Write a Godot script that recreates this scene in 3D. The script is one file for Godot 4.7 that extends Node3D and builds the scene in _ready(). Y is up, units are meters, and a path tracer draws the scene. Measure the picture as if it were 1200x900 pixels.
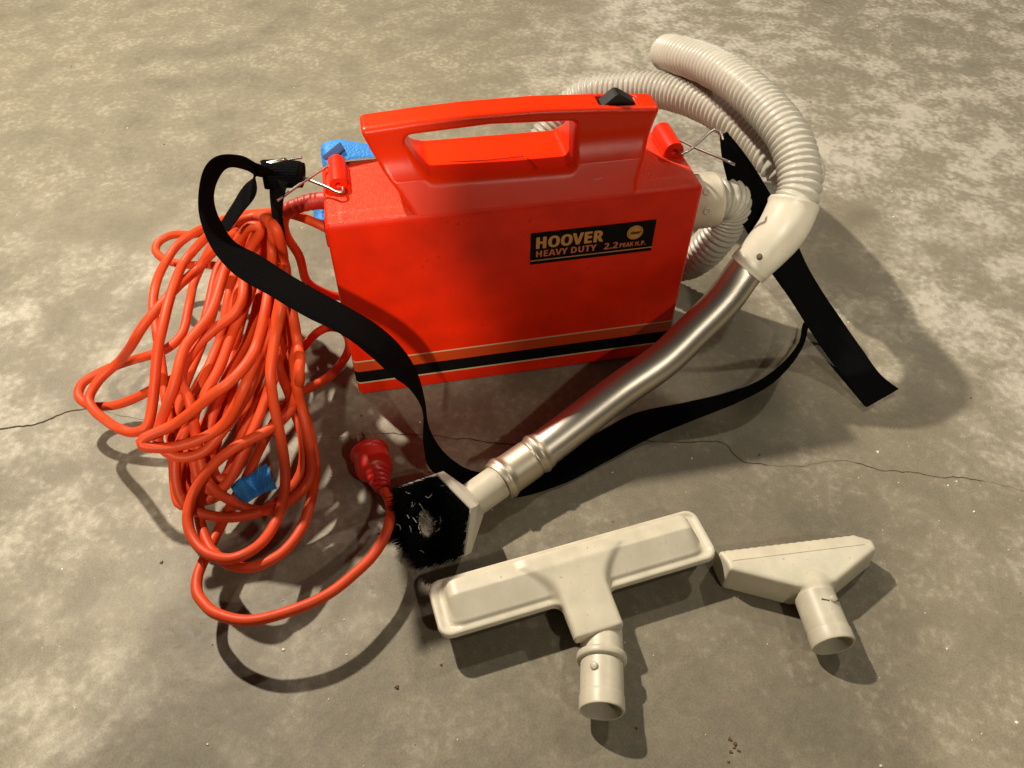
extends Node3D
# A portable red canister vacuum with its cord, hose, strap and two nozzles on a basement floor.
# Units are metres; y is up. Lists of places are in millimetres.

var materials := {}


# ---------------------------------------------------------------- mesh helpers
class Builder:
	var v := PackedVector3Array()
	var n := PackedVector3Array()
	var uv := PackedVector2Array()
	var ix := PackedInt32Array()

	func vert(p: Vector3, nn: Vector3, t := Vector2.ZERO) -> int:
		v.append(p)
		n.append(nn)
		uv.append(t)
		return v.size() - 1

	func tri(a: int, b: int, c: int) -> void:
		var g := (v[b] - v[a]).cross(v[c] - v[a])
		if g.dot(n[a] + n[b] + n[c]) > 0.0:
			ix.append_array(PackedInt32Array([a, c, b]))
		else:
			ix.append_array(PackedInt32Array([a, b, c]))

	func quad(a: int, b: int, c: int, d: int) -> void:
		tri(a, b, c)
		tri(a, c, d)

	func flat(points: Array) -> void:
		# a flat convex face, fanned
		var p0: Vector3 = points[0]
		var p1: Vector3 = points[1]
		var p2: Vector3 = points[2]
		var nn := (p1 - p0).cross(p2 - p0).normalized()
		var first := v.size()
		for p in points:
			vert(p, nn, Vector2(p.x, p.z))
		for i in range(1, points.size() - 1):
			tri(first, first + i, first + i + 1)

	func mesh() -> ArrayMesh:
		var a := []
		a.resize(Mesh.ARRAY_MAX)
		a[Mesh.ARRAY_VERTEX] = v
		a[Mesh.ARRAY_NORMAL] = n
		a[Mesh.ARRAY_TEX_UV] = uv
		a[Mesh.ARRAY_INDEX] = ix
		var m := ArrayMesh.new()
		m.add_surface_from_arrays(Mesh.PRIMITIVE_TRIANGLES, a)
		return m


func part(called: String, m: Mesh, mat: Material, parent: Node, at := Vector3.ZERO) -> MeshInstance3D:
	var o := MeshInstance3D.new()
	o.name = called
	o.mesh = m
	o.material_override = mat
	o.position = at
	parent.add_child(o, true)
	return o


func thing(called: String, label: String, category: String, at := Vector3.ZERO, yaw := 0.0, group := "") -> Node3D:
	var o := Node3D.new()
	o.name = called
	o.position = at
	o.rotation.y = yaw
	o.set_meta("label", label)
	o.set_meta("category", category)
	if group:
		o.set_meta("group", group)
	add_child(o, true)
	return o


func spline(p: PackedVector3Array, step: float) -> PackedVector3Array:
	# a centripetal Catmull-Rom curve through p, resampled to even steps
	var dense := PackedVector3Array()
	var c := p.size()
	for i in c - 1:
		var p1 := p[i]
		var p2 := p[i + 1]
		var p0 := p[i - 1] if i > 0 else p1 * 2.0 - p2
		var p3 := p[i + 2] if i + 2 < c else p2 * 2.0 - p1
		var t1 := sqrt(p0.distance_to(p1)) + 1e-6
		var t2 := t1 + sqrt(p1.distance_to(p2)) + 1e-6
		var t3 := t2 + sqrt(p2.distance_to(p3)) + 1e-6
		for k in 12:
			var t := t1 + (t2 - t1) * k / 12.0
			var a1 := p0.lerp(p1, t / t1)
			var a2 := p1.lerp(p2, (t - t1) / (t2 - t1))
			var a3 := p2.lerp(p3, (t - t2) / (t3 - t2))
			var b1 := a1.lerp(a2, t / t2)
			var b2 := a2.lerp(a3, (t - t1) / (t3 - t1))
			dense.append(b1.lerp(b2, (t - t1) / (t2 - t1)))
	dense.append(p[c - 1])
	var out := PackedVector3Array([dense[0]])
	var left := step
	for i in dense.size() - 1:
		var a := dense[i]
		var b := dense[i + 1]
		var d := a.distance_to(b)
		var at := left
		while at <= d:
			out.append(a.lerp(b, at / d))
			at += step
		left = at - d
	if out[out.size() - 1].distance_to(p[c - 1]) > step * 0.4:
		out.append(p[c - 1])
	return out


func points(list: Array) -> PackedVector3Array:
	var out := PackedVector3Array()
	for q in list:
		out.append(Vector3(q[0], q[1], q[2]) * 0.001)
	return out


func sweep(b: Builder, path: PackedVector3Array, radius: Callable, sides: int, caps := true) -> void:
	# a round tube along path; radius.call(length so far, angle) in metres
	var c := path.size()
	var t := (path[1] - path[0]).normalized()
	var u := t.cross(Vector3.UP if absf(t.y) < 0.9 else Vector3.RIGHT).normalized()
	var far := 0.0
	var base := b.v.size()
	for i in c:
		var nt := (path[mini(i + 1, c - 1)] - path[maxi(i - 1, 0)]).normalized()
		u = Quaternion(t, nt) * u if t.dot(nt) < 0.99999 else u
		t = nt
		u = (u - t * u.dot(t)).normalized()
		var w := t.cross(u)
		if i > 0:
			far += path[i].distance_to(path[i - 1])
		for k in sides + 1:
			var a := TAU * k / sides
			var out := u * cos(a) + w * sin(a)
			var r: float = radius.call(far, a)
			var slope: float = (radius.call(far + 0.0004, a) - radius.call(far - 0.0004, a)) / 0.0008
			b.vert(path[i] + out * r, (out - t * slope).normalized(), Vector2(far * 10.0, float(k) / sides))
	for i in c - 1:
		for k in sides:
			var q := base + i * (sides + 1) + k
			b.quad(q, q + 1, q + sides + 2, q + sides + 1)
	if caps:
		for e in [0, c - 1]:
			var nn := (path[0] - path[1]).normalized() if e == 0 else (path[c - 1] - path[c - 2]).normalized()
			var mid := b.vert(path[e], nn)
			var ring: Array = []
			for k in sides + 1:
				ring.append(b.vert(b.v[base + e * (sides + 1) + k], nn))
			for k in sides:
				b.tri(mid, ring[k], ring[k + 1])


func lathe(b: Builder, profile: Array, axis: Transform3D, sides := 32) -> void:
	# profile of [radius, height]; hard edges where a point is repeated; turned about the transform's y axis
	var base := b.v.size()
	var c := profile.size()
	for i in c:
		var p: Array = profile[i]
		var q0: Array = profile[maxi(i - 1, 0)]
		var q1: Array = profile[mini(i + 1, c - 1)]
		if i > 0 and q0 == p:
			q0 = p
		if i < c - 1 and q1 == p:
			q1 = p
		var d := Vector2(q1[0] - q0[0], q1[1] - q0[1])
		if d == Vector2.ZERO:
			d = Vector2(0, 1)
		var n2 := Vector2(d.y, -d.x).normalized()
		for k in sides + 1:
			var a := TAU * k / sides
			var out := Vector3(cos(a), 0, sin(a))
			b.vert(axis * (out * float(p[0]) + Vector3.UP * float(p[1])), (axis.basis * (out * n2.x + Vector3.UP * n2.y)).normalized(), Vector2(float(k) / sides, float(p[1]) * 10.0))
	for i in c - 1:
		if profile[i] == profile[i + 1]:
			continue
		for k in sides:
			var q := base + i * (sides + 1) + k
			# orientation follows the profile's normal
			b.quad(q, q + 1, q + sides + 2, q + sides + 1)


func facing(at: Vector3, towards: Vector3, spin := 0.0) -> Transform3D:
	# a frame at «at» whose y axis points along «towards»
	var y := towards.normalized()
	var x := y.cross(Vector3.UP if absf(y.y) < 0.95 else Vector3.RIGHT).normalized()
	var z := x.cross(y).normalized()
	return Transform3D(Basis(x, y, z) * Basis(Vector3.UP, spin), at)


func webbing(edges: Array, thick := 0.0016) -> ArrayMesh:
	# a woven band given by its two edges
	var ea := PackedVector3Array()
	var eb := PackedVector3Array()
	for e in edges:
		ea.append(Vector3(e[0], e[1], e[2]) * 0.001)
		eb.append(Vector3(e[3], e[4], e[5]) * 0.001)
	var sa := PackedVector3Array()
	var sb := PackedVector3Array()
	var c := ea.size()
	for i in c - 1:
		for k in 10:
			var t := k / 10.0
			for side in 2:
				var p := ea if side == 0 else eb
				var p0 := p[i - 1] if i > 0 else p[i] * 2.0 - p[i + 1]
				var p3 := p[i + 2] if i + 2 < c else p[i + 1] * 2.0 - p[i]
				var r := p[i].cubic_interpolate_in_time(p[i + 1], p0, p3, t, p[i].distance_to(p[i + 1]), -p0.distance_to(p[i]), p[i].distance_to(p[i + 1]) + p[i + 1].distance_to(p3))
				if side == 0:
					sa.append(r)
				else:
					sb.append(r)
	sa.append(ea[c - 1])
	sb.append(eb[c - 1])
	var b := Builder.new()
	var far := 0.0
	var m := sa.size()
	var across := 5
	var rows: Array = []
	for i in m:
		var along := (sa[mini(i + 1, m - 1)] + sb[mini(i + 1, m - 1)] - sa[maxi(i - 1, 0)] - sb[maxi(i - 1, 0)]).normalized()
		var width := sb[i] - sa[i]
		var nn := along.cross(width).normalized()
		if i > 0:
			far += ((sa[i] + sb[i]) - (sa[i - 1] + sb[i - 1])).length() * 0.5
		var row: Array = []
		for side in [1.0, -1.0]:
			for k in across:
				var f := k / float(across - 1)
				var edge := 0.45 if k == 0 or k == across - 1 else 1.0
				var lean := width.normalized() * (-0.7 if k == 0 else 0.7 if k == across - 1 else 0.0)
				row.append(b.vert(sa[i] + width * f + nn * side * thick * 0.5 * edge, (nn * side + lean).normalized(), Vector2(f, far / 0.038)))
		rows.append(row)
	for i in m - 1:
		var r0: Array = rows[i]
		var r1: Array = rows[i + 1]
		for k in across - 1:
			b.quad(r0[k], r0[k + 1], r1[k + 1], r1[k])
			b.quad(r0[across + k], r0[across + k + 1], r1[across + k + 1], r1[across + k])
		b.quad(r0[0], r0[across], r1[across], r1[0])
		b.quad(r0[across - 1], r0[2 * across - 1], r1[2 * across - 1], r1[across - 1])
	for e in [0, m - 1]:
		var r: Array = rows[e]
		b.flat([b.v[r[0]], b.v[r[across - 1]], b.v[r[2 * across - 1]], b.v[r[across]]])
	return b.mesh()


func chamfered(size: Vector3, r: float) -> ArrayMesh:
	# a box with rounded edges, centred
	var b := Builder.new()
	var seg := 3
	for axis in 3:
		for s in [-1.0, 1.0]:
			var cells: Array = []
			for i in seg * 2 + 2:
				for j in seg * 2 + 2:
					var p := Vector3.ZERO
					p[axis] = s
					var au := (float(i if i <= seg else i - 1) / (seg * 2)) * 2.0 - 1.0
					var av := (float(j if j <= seg else j - 1) / (seg * 2)) * 2.0 - 1.0
					p[(axis + 1) % 3] = au
					p[(axis + 2) % 3] = av
					var corner := Vector3(signf(p.x), signf(p.y), signf(p.z))
					corner[(axis + 1) % 3] = -1.0 if i <= seg else 1.0
					corner[(axis + 2) % 3] = -1.0 if j <= seg else 1.0
					var d := Vector3.ZERO
					d[axis] = s
					d[(axis + 1) % 3] = tan(au * PI / 4.0)
					d[(axis + 2) % 3] = tan(av * PI / 4.0)
					d = d.normalized()
					cells.append(b.vert(corner * (size * 0.5 - Vector3.ONE * r) + d * r, d, Vector2(au, av)))
			var w := seg * 2 + 2
			for i in w - 1:
				for j in w - 1:
					b.quad(cells[i * w + j], cells[i * w + j + 1], cells[(i + 1) * w + j + 1], cells[(i + 1) * w + j])
	return b.mesh()


# ---------------------------------------------------------------- solids from distance fields
func smin(a: float, b: float, k: float) -> float:
	var h := maxf(k - absf(a - b), 0.0) / k
	return minf(a, b) - h * h * k * 0.25


func smax(a: float, b: float, k: float) -> float:
	return -smin(-a, -b, k)


func sd_box(p: Vector3, half: Vector3, r: float) -> float:
	var q := p.abs() - half + Vector3.ONE * r
	return Vector3(maxf(q.x, 0), maxf(q.y, 0), maxf(q.z, 0)).length() + minf(maxf(q.x, maxf(q.y, q.z)), 0.0) - r


func sd_rect(x: float, y: float, hx: float, hy: float, r: float) -> float:
	var qx := absf(x) - hx + r
	var qy := absf(y) - hy + r
	return Vector2(maxf(qx, 0), maxf(qy, 0)).length() + minf(maxf(qx, qy), 0.0) - r


func sd_poly(p: Vector2, poly: PackedVector2Array) -> float:
	var d := 1e9
	var s := 1.0
	var c := poly.size()
	var j := c - 1
	for i in c:
		var e := poly[j] - poly[i]
		var w := p - poly[i]
		var q := w - e * clampf(w.dot(e) / e.dot(e), 0.0, 1.0)
		d = minf(d, q.length_squared())
		var c1 := p.y >= poly[i].y
		var c2 := p.y < poly[j].y
		var c3 := e.x * w.y > e.y * w.x
		if (c1 and c2 and c3) or (not c1 and not c2 and not c3):
			s = -s
		j = i
	return s * sqrt(d)


func sd_bone(p: Vector3, a: Vector3, b: Vector3, ra: float, rb: float) -> float:
	var ab := b - a
	var t := clampf((p - a).dot(ab) / ab.length_squared(), 0.0, 1.0)
	return p.distance_to(a + ab * t) - lerpf(ra, rb, t)


func nets(f: Callable, lo: Vector3, hi: Vector3, cell: float) -> ArrayMesh:
	# surface nets: one vertex in each crossed cell, one quad round each crossed edge
	var block := 4
	var nx := int(ceil((hi.x - lo.x) / cell / block)) * block
	var ny := int(ceil((hi.y - lo.y) / cell / block)) * block
	var nz := int(ceil((hi.z - lo.z) / cell / block)) * block
	var sx := 1
	var sy := nx + 1
	var sz := (nx + 1) * (ny + 1)
	var val := PackedFloat32Array()
	val.resize(sz * (nz + 1))
	val.fill(1e3)
	var reach := cell * block * 0.95 + cell
	var live: Array = []
	for bz in nz / block:
		for by in ny / block:
			for bx in nx / block:
				var c := lo + Vector3(bx + 0.5, by + 0.5, bz + 0.5) * cell * block
				var d: float = f.call(c)
				if absf(d) > reach * 1.25:
					continue
				live.append(Vector3i(bx, by, bz) * block)
				for k in block + 1:
					for j in block + 1:
						for i in block + 1:
							var id: int = (bx * block + i) * sx + (by * block + j) * sy + (bz * block + k) * sz
							if val[id] > 999.0:
								val[id] = f.call(lo + Vector3(bx * block + i, by * block + j, bz * block + k) * cell)
	var b := Builder.new()
	var at := {}
	var offs := [0, sx, sy, sx + sy, sz, sx + sz, sy + sz, sx + sy + sz]
	var corner := [Vector3(0, 0, 0), Vector3(1, 0, 0), Vector3(0, 1, 0), Vector3(1, 1, 0), Vector3(0, 0, 1), Vector3(1, 0, 1), Vector3(0, 1, 1), Vector3(1, 1, 1)]
	var edges := [0, 1, 2, 3, 4, 5, 6, 7, 0, 2, 1, 3, 4, 6, 5, 7, 0, 4, 1, 5, 2, 6, 3, 7]
	for o in live:
		for k in block:
			for j in block:
				for i in block:
					var id: int = (o.x + i) * sx + (o.y + j) * sy + (o.z + k) * sz
					var neg := 0
					for q in 8:
						if val[id + offs[q]] < 0.0:
							neg += 1
					if neg == 0 or neg == 8:
						continue
					var sum := Vector3.ZERO
					var cnt := 0
					for q in 12:
						var e0: int = edges[q * 2]
						var e1: int = edges[q * 2 + 1]
						var v0 := val[id + offs[e0]]
						var v1 := val[id + offs[e1]]
						if (v0 < 0.0) != (v1 < 0.0):
							sum += corner[e0].lerp(corner[e1], v0 / (v0 - v1))
							cnt += 1
					var p := lo + (Vector3(o.x + i, o.y + j, o.z + k) + sum / cnt) * cell
					var h := cell * 0.35
					var d0: float = f.call(p)
					var g := Vector3(f.call(p + Vector3(h, 0, 0)) - d0, f.call(p + Vector3(0, h, 0)) - d0, f.call(p + Vector3(0, 0, h)) - d0)
					g = g.normalized()
					p -= g * clampf(d0, -cell * 0.5, cell * 0.5) * 0.8
					at[id] = b.vert(p, g, Vector2(p.x, p.z) * 10.0)
	for o in live:
		for k in block:
			for j in block:
				for i in block:
					var x: int = o.x + i
					var y: int = o.y + j
					var z: int = o.z + k
					var id := x * sx + y * sy + z * sz
					var inside := val[id] < 0.0
					if y > 0 and z > 0 and inside != (val[id + sx] < 0.0):
						_net_quad(b, at, id, id - sy, id - sy - sz, id - sz)
					if x > 0 and z > 0 and inside != (val[id + sy] < 0.0):
						_net_quad(b, at, id, id - sx, id - sx - sz, id - sz)
					if x > 0 and y > 0 and inside != (val[id + sz] < 0.0):
						_net_quad(b, at, id, id - sx, id - sx - sy, id - sy)
	return b.mesh()


func _net_quad(b: Builder, at: Dictionary, p: int, q: int, r: int, s: int) -> void:
	if at.has(p) and at.has(q) and at.has(r) and at.has(s):
		b.quad(at[p], at[q], at[r], at[s])


# ---------------------------------------------------------------- textures and materials
func noise(kind: int, freq: float, octaves: int, seed_: int, size: int) -> PackedByteArray:
	var fn := FastNoiseLite.new()
	fn.noise_type = kind
	fn.frequency = freq
	fn.fractal_type = FastNoiseLite.FRACTAL_FBM
	fn.fractal_octaves = octaves
	fn.seed = seed_
	var im := fn.get_seamless_image(size, size, false, false, 0.12, true)
	im.convert(Image.FORMAT_L8)
	return im.get_data()


func texture_of(bytes: PackedByteArray, size: int, format: int) -> ImageTexture:
	return ImageTexture.create_from_image(Image.create_from_data(size, size, false, format, bytes))


func plastic(lin: Color, rough: float, bump := 0.0, scale := 90.0) -> StandardMaterial3D:
	var m := StandardMaterial3D.new()
	m.albedo_color = lin.linear_to_srgb()
	m.roughness = rough
	if bump > 0.0:
		m.heightmap_enabled = true
		m.heightmap_texture = materials.grain
		m.heightmap_scale = bump
		m.uv1_triplanar = true
		m.uv1_scale = Vector3.ONE * scale
	return m


func mottled(m: StandardMaterial3D, tex: Texture2D, scale: float) -> StandardMaterial3D:
	m.albedo_texture = tex
	m.uv1_triplanar = true
	m.uv1_scale = Vector3.ONE * scale
	return m


func make_materials() -> void:
	var s := 512
	var fine := noise(FastNoiseLite.TYPE_SIMPLEX, 0.11, 3, 3, s)
	materials.grain = texture_of(fine, s, Image.FORMAT_L8)
	# soft blotches and a few dark scuffs, used as a multiplier on the beige and red plastics
	var low := noise(FastNoiseLite.TYPE_SIMPLEX, 0.012, 4, 8, s)
	var spot := noise(FastNoiseLite.TYPE_SIMPLEX, 0.05, 2, 21, s)
	var grime := PackedByteArray()
	grime.resize(s * s * 3)
	for i in s * s:
		var g := 0.90 + 0.10 * low[i] / 255.0
		var d := clampf((spot[i] / 255.0 - 0.86) * 6.0, 0.0, 1.0) * clampf((low[i] / 255.0 - 0.5) * 4.0, 0.0, 1.0) * 0.45
		grime[i * 3] = int(255.0 * (g - d * 0.6))
		grime[i * 3 + 1] = int(255.0 * (g - d * 0.75 - 0.01))
		grime[i * 3 + 2] = int(255.0 * (g - d * 0.9 - 0.03))
	materials.grime = texture_of(grime, s, Image.FORMAT_RGB8)
	# woven webbing: ribs across, a fine twill
	var wv := PackedByteArray()
	wv.resize(256 * 256)
	for y in 256:
		for x in 256:
			var a := sin(y * TAU / 8.0) * 0.5 + 0.5
			var t := sin((x + (y / 4) * 4) * TAU / 16.0) * 0.5 + 0.5
			wv[y * 256 + x] = int(255.0 * clampf(0.65 * a + 0.35 * t, 0, 1))
	materials.weave = texture_of(wv, 256, Image.FORMAT_L8)

	materials.red_gloss = plastic(Color(0.86, 0.030, 0.0018), 0.28, 0.005, 40.0)
	materials.red_gloss.metallic_specular = 0.38
	materials.red_body = mottled(plastic(Color(0.94, 0.024, 0.0018), 0.42), materials.grime, 3.0)
	materials.red_body.metallic_specular = 0.34
	materials.red_top = plastic(Color(0.86, 0.042, 0.004), 0.38, 0.08, 16.0)
	materials.black_plastic = plastic(Color(0.012, 0.011, 0.011), 0.35)
	materials.black_print = plastic(Color(0.006, 0.005, 0.005), 0.6)
	materials.black_print.metallic_specular = 0.2
	materials.gold = plastic(Color(0.62, 0.27, 0.05), 0.45)
	materials.pale_line = plastic(Color(0.62, 0.48, 0.28), 0.45)
	materials.orange_band = plastic(Color(0.58, 0.052, 0.005), 0.45)
	materials.copper = plastic(Color(0.62, 0.15, 0.06), 0.45)
	materials.cord = mottled(plastic(Color(0.72, 0.066, 0.012), 0.50), materials.grime, 6.0)
	materials.cord.metallic_specular = 0.4
	materials.boot = plastic(Color(0.42, 0.018, 0.006), 0.5)
	materials.plug = plastic(Color(0.60, 0.020, 0.010), 0.40)
	materials.beige = mottled(plastic(Color(0.64, 0.605, 0.52), 0.40), materials.grime, 5.0)
	materials.beige_grey = mottled(plastic(Color(0.66, 0.61, 0.495), 0.42), materials.grime, 7.0)
	materials.hose = mottled(plastic(Color(0.50, 0.482, 0.43), 0.34), materials.grime, 4.0)
	materials.tool = mottled(plastic(Color(0.74, 0.685, 0.555), 0.42), materials.grime, 5.0)
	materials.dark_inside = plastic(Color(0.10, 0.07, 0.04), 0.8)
	var web := plastic(Color(0.004, 0.004, 0.0042), 0.9)
	web.metallic_specular = 0.14
	web.heightmap_enabled = true
	web.heightmap_texture = materials.weave
	web.heightmap_scale = 0.14
	web.uv1_scale = Vector3(1.0, 1.0, 1.0)
	materials.webbing = web
	var steel := StandardMaterial3D.new()
	steel.albedo_color = Color(0.5, 0.46, 0.42).linear_to_srgb()
	steel.metallic = 1.0
	steel.roughness = 0.36
	materials.steel = steel
	var tube := StandardMaterial3D.new()
	tube.albedo_color = Color(0.60, 0.55, 0.48).linear_to_srgb()
	tube.metallic = 1.0
	tube.roughness = 0.38
	tube.heightmap_enabled = true
	tube.heightmap_texture = materials.grain
	tube.heightmap_scale = 0.004
	tube.uv1_triplanar = true
	tube.uv1_scale = Vector3.ONE * 25.0
	materials.tube = tube
	var sleeve := tube.duplicate()
	sleeve.albedo_color = Color(0.62, 0.55, 0.43).linear_to_srgb()
	sleeve.roughness = 0.46
	materials.sleeve = sleeve
	materials.blade = plastic(Color(0.32, 0.28, 0.20), 0.4)
	materials.tape = plastic(Color(0.03, 0.24, 0.66), 0.6, 0.12, 5.0)
	materials.tape.backlight_enabled = true
	materials.tape.backlight = Color(0.1, 0.2, 0.4)
	materials.tape_print = plastic(Color(0.006, 0.03, 0.12), 0.6)
	materials.bristle = plastic(Color(0.004, 0.004, 0.004), 0.9)
	materials.bristle.metallic_specular = 0.2
	materials.lint = plastic(Color(0.42, 0.40, 0.36), 0.9)
	materials.crumb = plastic(Color(0.13, 0.075, 0.04), 0.9)
	materials.pale_scuff = plastic(Color(0.8, 0.35, 0.28), 0.7)
	materials.grit = plastic(Color(0.75, 0.70, 0.60), 0.6)
	materials.scuff = plastic(Color(0.16, 0.006, 0.002), 0.7)
	materials.crack = plastic(Color(0.045, 0.032, 0.020), 1.0)


# ---------------------------------------------------------------- the place
func build_floor() -> void:
	var s := 1536
	var low := noise(FastNoiseLite.TYPE_SIMPLEX, 0.0022, 5, 11, s)
	var mid := noise(FastNoiseLite.TYPE_SIMPLEX, 0.010, 5, 12, s)
	var hi := noise(FastNoiseLite.TYPE_SIMPLEX, 0.12, 3, 13, s)
	var fleck := noise(FastNoiseLite.TYPE_SIMPLEX, 0.028, 5, 15, s)
	var spk := noise(FastNoiseLite.TYPE_CELLULAR, 0.090, 1, 14, s)
	var img := PackedByteArray()
	img.resize(s * s * 3)
	var rough := PackedByteArray()
	rough.resize(s * s)
	var lut := PackedByteArray()
	lut.resize(1025)
	for i in 1025:
		lut[i] = int(255.0 * Color(i / 1024.0, 0, 0).linear_to_srgb().r)
	var texel := 2.4 / s
	for y in s:
		var z := y * texel - 1.6
		for x in s:
			var px := x * texel - 1.2
			var i := y * s + x
			var l := low[i] / 255.0 - 0.5
			var m := mid[i] / 255.0 - 0.5
			var h := hi[i] / 255.0 - 0.5
			var f := fleck[i] / 255.0 - 0.5
			# old pale laitance, worn through in places: behind on the right, and left of the cord
			var far_patch := clampf((px - 0.03 + l * 0.25) * 6.0, 0.0, 1.0) * clampf((-0.30 - z + l * 0.7 + px * 0.35) * 3.0, 0.0, 1.0)
			var near_patch := clampf(1.25 - Vector2((px + 0.46 + l * 0.2) * 2.6, (z - 0.10) * 3.0).length() + m * 1.1, 0.0, 1.0)
			var right_patch := clampf(1.0 - Vector2((px - 0.66) * 3.0, (z + 0.15) * 2.2).length() + m * 1.1, 0.0, 1.0)
			var pale := clampf(far_patch * 0.80 + near_patch * 0.60 + right_patch * 0.75, 0.0, 1.0)
			var worn := clampf((m * 0.8 + f * 0.9 + h * 0.7 + l * 0.4 + 0.20) * 1.7, 0.0, 1.0)
			pale *= (0.30 + 0.70 * worn) * smoothstep(1.20, 1.02, absf(px)) * smoothstep(-1.60, -1.40, z)
			var ff := clampf((f + h * 0.25) * 4.0, -0.5, 0.5)
			var t := 1.0 + l * 0.14 + m * 0.15 + ff * 0.13 + h * 0.13
			var chip := clampf((f * 0.5 + h * 1.1 + m * 0.4 - 0.26) * 6.0, 0.0, 1.0) * 0.22
			pale = clampf(pale + chip, 0.0, 1.0)
			var stain := clampf((-m - l * 0.6 + ff * 0.3 - 0.14) * 3.5, 0.0, 1.0) * 0.16
			if spk[i] > 236:
				t *= 0.80
			t *= 1.0 - stain
			var r := (0.258 + 0.205 * pale) * t
			var g := (0.224 + 0.198 * pale) * (t + stain * 0.02)
			var b := (0.162 + 0.188 * pale) * (t - stain * 0.03)
			img[i * 3] = lut[int(clampf(r, 0.0, 1.0) * 1024.0)]
			img[i * 3 + 1] = lut[int(clampf(g, 0.0, 1.0) * 1024.0)]
			img[i * 3 + 2] = lut[int(clampf(b, 0.0, 1.0) * 1024.0)]
			rough[i] = int(255.0 * clampf(0.60 + 0.25 * pale - l * 0.3 + h * 0.2, 0.3, 0.95))
	var relief := PackedByteArray()
	relief.resize(s * s)
	for i in s * s:
		relief[i] = int(clampf(hi[i] * 0.7 + 20.0 - (24.0 if spk[i] > 240 else 0.0) + 12.0, 0.0, 255.0))
	var m := StandardMaterial3D.new()
	m.albedo_texture = texture_of(img, s, Image.FORMAT_RGB8)
	m.roughness_texture = texture_of(rough, s, Image.FORMAT_L8)
	m.roughness = 1.0
	m.metallic_specular = 0.35
	m.heightmap_enabled = true
	m.heightmap_texture = texture_of(relief, s, Image.FORMAT_L8)
	m.heightmap_scale = 0.035
	# sand grains and pits, repeated every 45 cm
	var ds := 1024
	var grain := noise(FastNoiseLite.TYPE_SIMPLEX, 0.16, 3, 31, ds)
	var clump := noise(FastNoiseLite.TYPE_SIMPLEX, 0.03, 3, 32, ds)
	var cells := noise(FastNoiseLite.TYPE_CELLULAR, 0.10, 1, 33, ds)
	var sand := PackedByteArray()
	sand.resize(ds * ds * 3)
	for i in ds * ds:
		var g := 0.81 + 0.26 * (grain[i] / 255.0 - 0.5) + 0.06 * (clump[i] / 255.0 - 0.5)
		if cells[i] < 10:
			g += 0.14
		elif cells[i] > 238 and clump[i] < 130:
			g -= 0.22
		var q := lut[int(clampf(g, 0.05, 1.0) * 1024.0)]
		sand[i * 3] = q
		sand[i * 3 + 1] = q
		sand[i * 3 + 2] = q
	m.detail_enabled = true
	m.detail_blend_mode = BaseMaterial3D.BLEND_MODE_MUL
	m.detail_albedo = texture_of(sand, ds, Image.FORMAT_RGB8)
	m.detail_uv_layer = BaseMaterial3D.DETAIL_UV_2
	m.uv2_triplanar = true
	m.uv2_scale = Vector3.ONE * 2.2
	var b := Builder.new()
	var c := 24
	for j in c + 1:
		for i in c + 1:
			var p := Vector3(-4.8 + 9.6 * i / c, 0, -5.2 + 9.6 * j / c)
			b.vert(p, Vector3.UP, Vector2((p.x + 1.2) / 2.4, (p.z + 1.6) / 2.4))
	for j in c:
		for i in c:
			var q := j * (c + 1) + i
			b.quad(q, q + 1, q + c + 2, q + c + 1)
	var floor_mesh := part("concrete_floor", b.mesh(), m, self)
	floor_mesh.set_meta("label", "worn tan concrete basement floor with pale patches and one crack")
	floor_mesh.set_meta("kind", "structure")

	# the hairline crack that runs across the slab
	var line := [[-551, 0, 83], [-505, 0, 72], [-474, 0, 66], [-454, 0, 52], [-436, 0, 43], [-385, 0, 53], [-313, 0, 65], [-244, 0, 72], [-180, 0, 77], [-134, 0, 69], [-67, 0, 72], [9, 0, 79], [85, 0, 72], [157, 0, 73], [208, 0, 71], [216, 0, 85], [226, 0, 96], [273, 0, 100], [320, 0, 93], [362, 0, 103], [410, 0, 109], [449, 0, 113], [488, 0, 125], [547, 0, 128], [640, 0, 140], [800, 0, 150]]
	var rng := RandomNumberGenerator.new()
	rng.seed = 5
	var path := spline(points(line), 0.004)
	var cb := Builder.new()
	var wander := 0.0
	var last := PackedInt32Array()
	for i in path.size():
		wander = wander * 0.8 + rng.randf_range(-0.0011, 0.0011)
		var along := (path[mini(i + 1, path.size() - 1)] - path[maxi(i - 1, 0)]).normalized()
		var side := along.cross(Vector3.UP)
		var w := 0.00025 + 0.0004 * rng.randf() * rng.randf() + 0.0006 * pow(maxf(0.0, sin(i * 0.045 + 1.0)), 2.0)
		if sin(i * 0.11) + sin(i * 0.037 + 2.0) < -0.9:
			w *= 0.35
		var p := path[i] + side * wander + Vector3(0, 0.0004, 0)
		var now := PackedInt32Array([cb.vert(p - side * w, Vector3.UP), cb.vert(p + side * w, Vector3.UP)])
		if i > 0:
			cb.quad(last[0], last[1], now[1], now[0])
		last = now
	part("crack", cb.mesh(), materials.crack, floor_mesh)

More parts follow.
